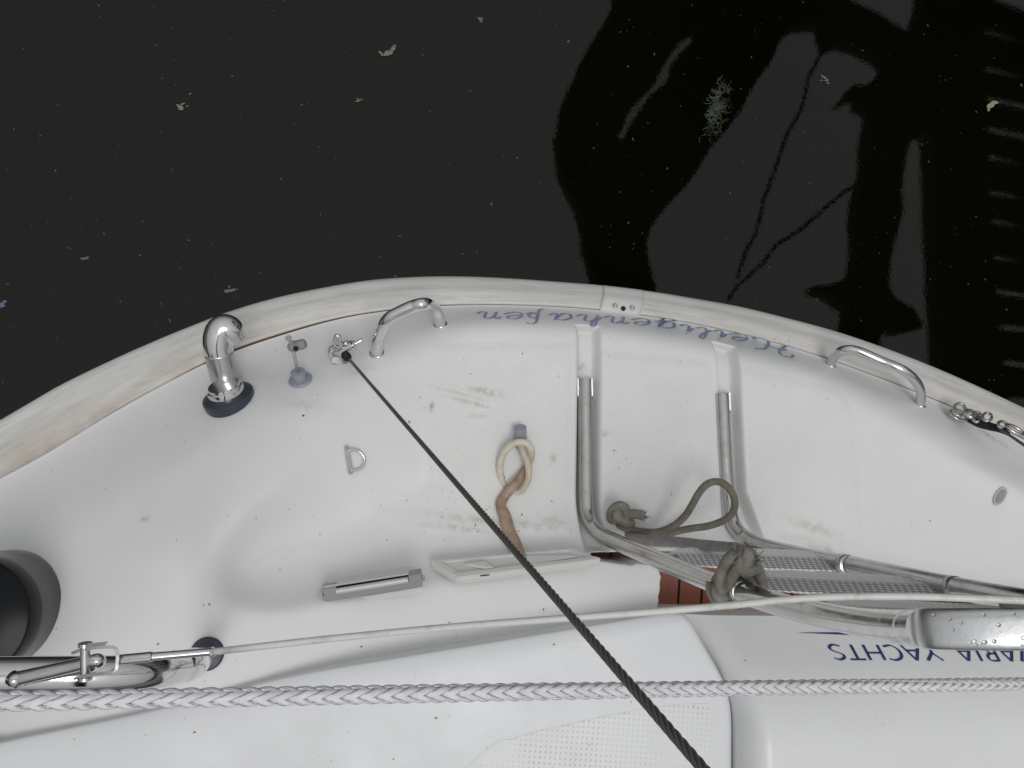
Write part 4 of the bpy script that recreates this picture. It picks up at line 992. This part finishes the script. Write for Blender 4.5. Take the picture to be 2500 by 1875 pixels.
scrap('floating_scrap', 560, 710, [(0, 0, .009, 1.7, .4), (-.002, .010, .004, 1.5, 1.4), (.018, .006, .003, 1.8, .5)], SCRAP, 'pale scrap floating close above the stern rail at left', 'scrap')
scrap('floating_scrap', 205, 632, [(0, 0, .008, 1.5, .2), (.008, .005, .003, 1.5, .9)], SCRAP, 'faint pale scrap near the left edge above the rail', 'scrap')
scrap('floating_scrap', 1172, 47, [(0, 0, .009, 1.1, .2), (.004, -.006, .005, 1.3, .9)], WEED2, 'round greyish tuft near the top centre of the water', 'scrap')
scrap('floating_scrap', 2010, 190, [(0, 0, .010, 1.6, -.5), (.010, -.008, .007, 1.3, .4), (-.008, -.012, .006, 1.8, .4), (.016, -.016, .005, 1.2, .1)], SCRAP, 'pale shredded scrap between the two dark mirrored shapes', 'scrap')
scrap('floating_leaf', 2418, 256, [(0, 0, .016, 1.5, 1.0), (.014, .010, .010, 1.3, .3), (-.008, -.016, .008, 1.5, 1.2)], LEAF, 'yellowish leaf floating at the right edge of the water', 'leaf')
scrap('floating_scrap', 5, 745, [(0, 0, .010, 1.2, .3), (.004, .01, .005, 1.2, .3)], mat('blue scrap', (.10, .13, .20), .6), 'small blue scrap at the far left edge by the rail', 'scrap')
p = at(1750, 270, 0); mb = MB()
for i in range(120):
    t = random.gauss(0, .4); c = p + Vector((t * .02 + random.gauss(0, .014), t * .10 + random.gauss(0, .018), 0))
    P_ = [c]; a_ = random.uniform(0, 6.28)
    for _ in range(5): a_ += random.gauss(0, .8); P_.append(P_[-1] + Vector((math.cos(a_), math.sin(a_), 0)) * .005)
    mb.tube([(q.x, q.y, .001) for q in P_], random.uniform(.0004, .0010), seg=4)
wd_ = mb.build('weed_clump', WEED, None); tag(wd_, 'tangled green and grey weed clump floating on the dark mirrored shape', 'weed')
mb = MB()
for i in range(80):
    t = random.gauss(0, .4); c = p + Vector((t * .02 - .012 + random.gauss(0, .010), t * .09 + .01 + random.gauss(0, .018), 0))
    P_ = [c]; a_ = random.uniform(0, 6.28)
    for _ in range(5): a_ += random.gauss(0, .9); P_.append(P_[-1] + Vector((math.cos(a_), math.sin(a_), 0)) * .005)
    mb.tube([(q.x, q.y, .0018) for q in P_], random.uniform(.0004, .0009), seg=4)
mb.build('grey_threads', WEED2, wd_)

# ------------------------------------------------------------------ jetty, and an added silhouette slab, above the water (mirrored in it)
def G2(l): return [(1300 + x / 1.843, y / 1.843) for x, y in l]
def slab(name, outer, holes, z, th, m):
    rings = [[mirr(x, y, z) for x, y in outer]] + [[mirr(x, y, z) for x, y in h] for h in holes]
    tri = tessellate_polygon([[Vector((p.x, p.y, 0)) for p in r] for r in rings])
    flat = [p for r in rings for p in r]; n = len(flat)
    vs = flat + [p + Vector((0, 0, th)) for p in flat]
    fs = [tuple(t) for t in tri] + [tuple(i + n for i in t)[::-1] for t in tri]
    k = 0
    for r in rings:
        m_ = len(r); fs += [(k + i, k + (i + 1) % m_, k + (i + 1) % m_ + n, k + i + n) for i in range(m_)]; k += m_
    return mesh(name, vs, fs, m, smooth=False)
outer = G2([(420, -250), (370, 0), (330, 90), (270, 180), (218, 270), (215, 310), (165, 390), (135, 470), (130, 540), (110, 600), (115, 680), (130, 780), (165, 850), (200, 920), (230, 1020), (245, 1120), (265, 1200), (290, 1290), (300, 1500),
   (580, 1500), (560, 1310), (530, 1200), (515, 1090), (530, 1030), (600, 930), (700, 830), (750, 760), (800, 670), (870, 590), (930, 510), (1000, 380), (1080, 270), (1110, 200), (1160, 130), (1200, 105), (1310, 95), (1315, 140), (1335, 205),
   (1410, 180), (1470, 200), (1560, 245), (1600, 285), (1580, 320), (1500, 385), (1450, 375), (1390, 460), (1475, 425), (1480, 470), (1530, 490), (1530, 540), (1510, 620), (1510, 700), (1500, 780), (1470, 880), (1460, 1000), (1470, 1100),
   (1465, 1160), (1450, 1250), (1400, 1255), (1340, 1280), (1270, 1285), (1270, 1305), (1340, 1320), (1400, 1370), (1430, 1380), (1430, 1420), (1420, 1480), (1440, 1620), (1560, 1640), (1570, 1500), (1590, 1480), (1660, 1495), (1750, 1480),
   (1755, 1450), (1710, 1380), (1640, 1345), (1605, 1290), (1610, 1200), (1615, 1150), (1640, 1050), (1670, 950), (1665, 850), (1680, 720), (1700, 640), (1750, 590), (1800, 600), (1830, 400), (1800, 200), (1745, 190), (1700, 150), (1640, 110), (1560, 60), (1430, 0), (1350, -250)])
hole = G2([(740, 120), (690, 150), (640, 220), (590, 290), (560, 360), (480, 440), (430, 510), (400, 590), (380, 615), (395, 630), (430, 590), (470, 510), (530, 430), (600, 370), (640, 310), (650, 250), (720, 180), (755, 130)])
ZJ = 1.65
fr = slab('silhouette_slab', outer, [hole], ZJ - .12, .1, TIMBER); tag(fr, 'unseen dark slab cut to a silhouette, added to be mirrored black in the water', 'silhouette_slab')  # unseen slab, shaped only for the black reflection it gives
mb = MB()
for l in (G2([(1320, 200), (1250, 330), (1210, 490), (1150, 600), (1100, 740), (1040, 900), (1010, 1040), (960, 1130), (920, 1250)]), G2([(1500, 795), (1380, 880), (1200, 1040), (1100, 1100), (1040, 1180), (920, 1290), (880, 1350)])):
    mb.tube([mirr(x, y, ZJ - .2) for x, y in l], .009, seg=8)
ln = mb.build('slack_line', TIMBER, None); tag(ln, 'thin dark line traced above the water, mirrored between the two black shapes', 'line')
slits = [((2025, 135), (2212, 200)), ((2040, 305), (2212, 340)), ((2036, 440), (2212, 478)), ((2040, 575), (2212, 615)), ((2060, 705), (2200, 750)), ((2065, 862), (2212, 885)), ((2085, 995), (2212, 1030)), ((2075, 1155), (2212, 1165)), ((2090, 1310), (2212, 1330)), ((2108, 1470), (2212, 1480)), ((2130, 1630), (2212, 1640))]
jet = bpy.data.objects.new('jetty', None); COL.objects.link(jet); tag(jet, 'dark jetty of gapped planks mirrored at the right edge of the water', 'jetty')
edge = G2([(1770, -250), (1770, 0), (1745, 60), (1768, 150), (1790, 300), (1800, 600), (1810, 800), (1815, 1000), (1822, 1150), (1830, 1300), (1840, 1450), (1850, 1650), (1860, 1900)])
inn = G2([(2030, -250), (2035, 100), (2045, 400), (2055, 700), (2068, 900), (2080, 1150), (2095, 1350), (2125, 1650), (2150, 1900)])
o = slab('edge_beam', edge + inn[::-1], [], ZJ, .12, TIMBER); o.parent = jet
def wl(l, k):                                     # slit line pushed far out to the right
    a, b = mirr(*G2([l[0]])[0], ZJ + .01), mirr(*G2([l[1]])[0], ZJ + .01); d = (b - a).normalized()
    return a - d * .02, a + d * 3.2
mb_prev = None
gap = .0145
ends = [wl(((2025, -40), (2212, 40)), 0)] + [wl(s, 0) for s in slits] + [wl(((2150, 1800), (2300, 1810)), 0)]
for i in range(len(ends) - 1):
    a0, a1 = ends[i]; b0, b1 = ends[i + 1]; u1 = (b0 - a0).normalized() * gap; u2 = (b1 - a1).normalized() * gap
    if i == 2 or i == 3: pass
    o = MB().prism([a0 + u1, a1 + u1, b1 - u1, b0 - u1], (0, 0, 1), 0, .012).build('plank', TIMBER, jet, smooth=False)
q = mirr(2480, 300, ZJ)
for dx, dy in ((.5, .2), (1.0, -.9)):
    MB().tube([q + Vector((dx, dy, -2.5)), q + Vector((dx, dy, .3))], .12, seg=24).build('pile', TIMBER, jet, sh=40)
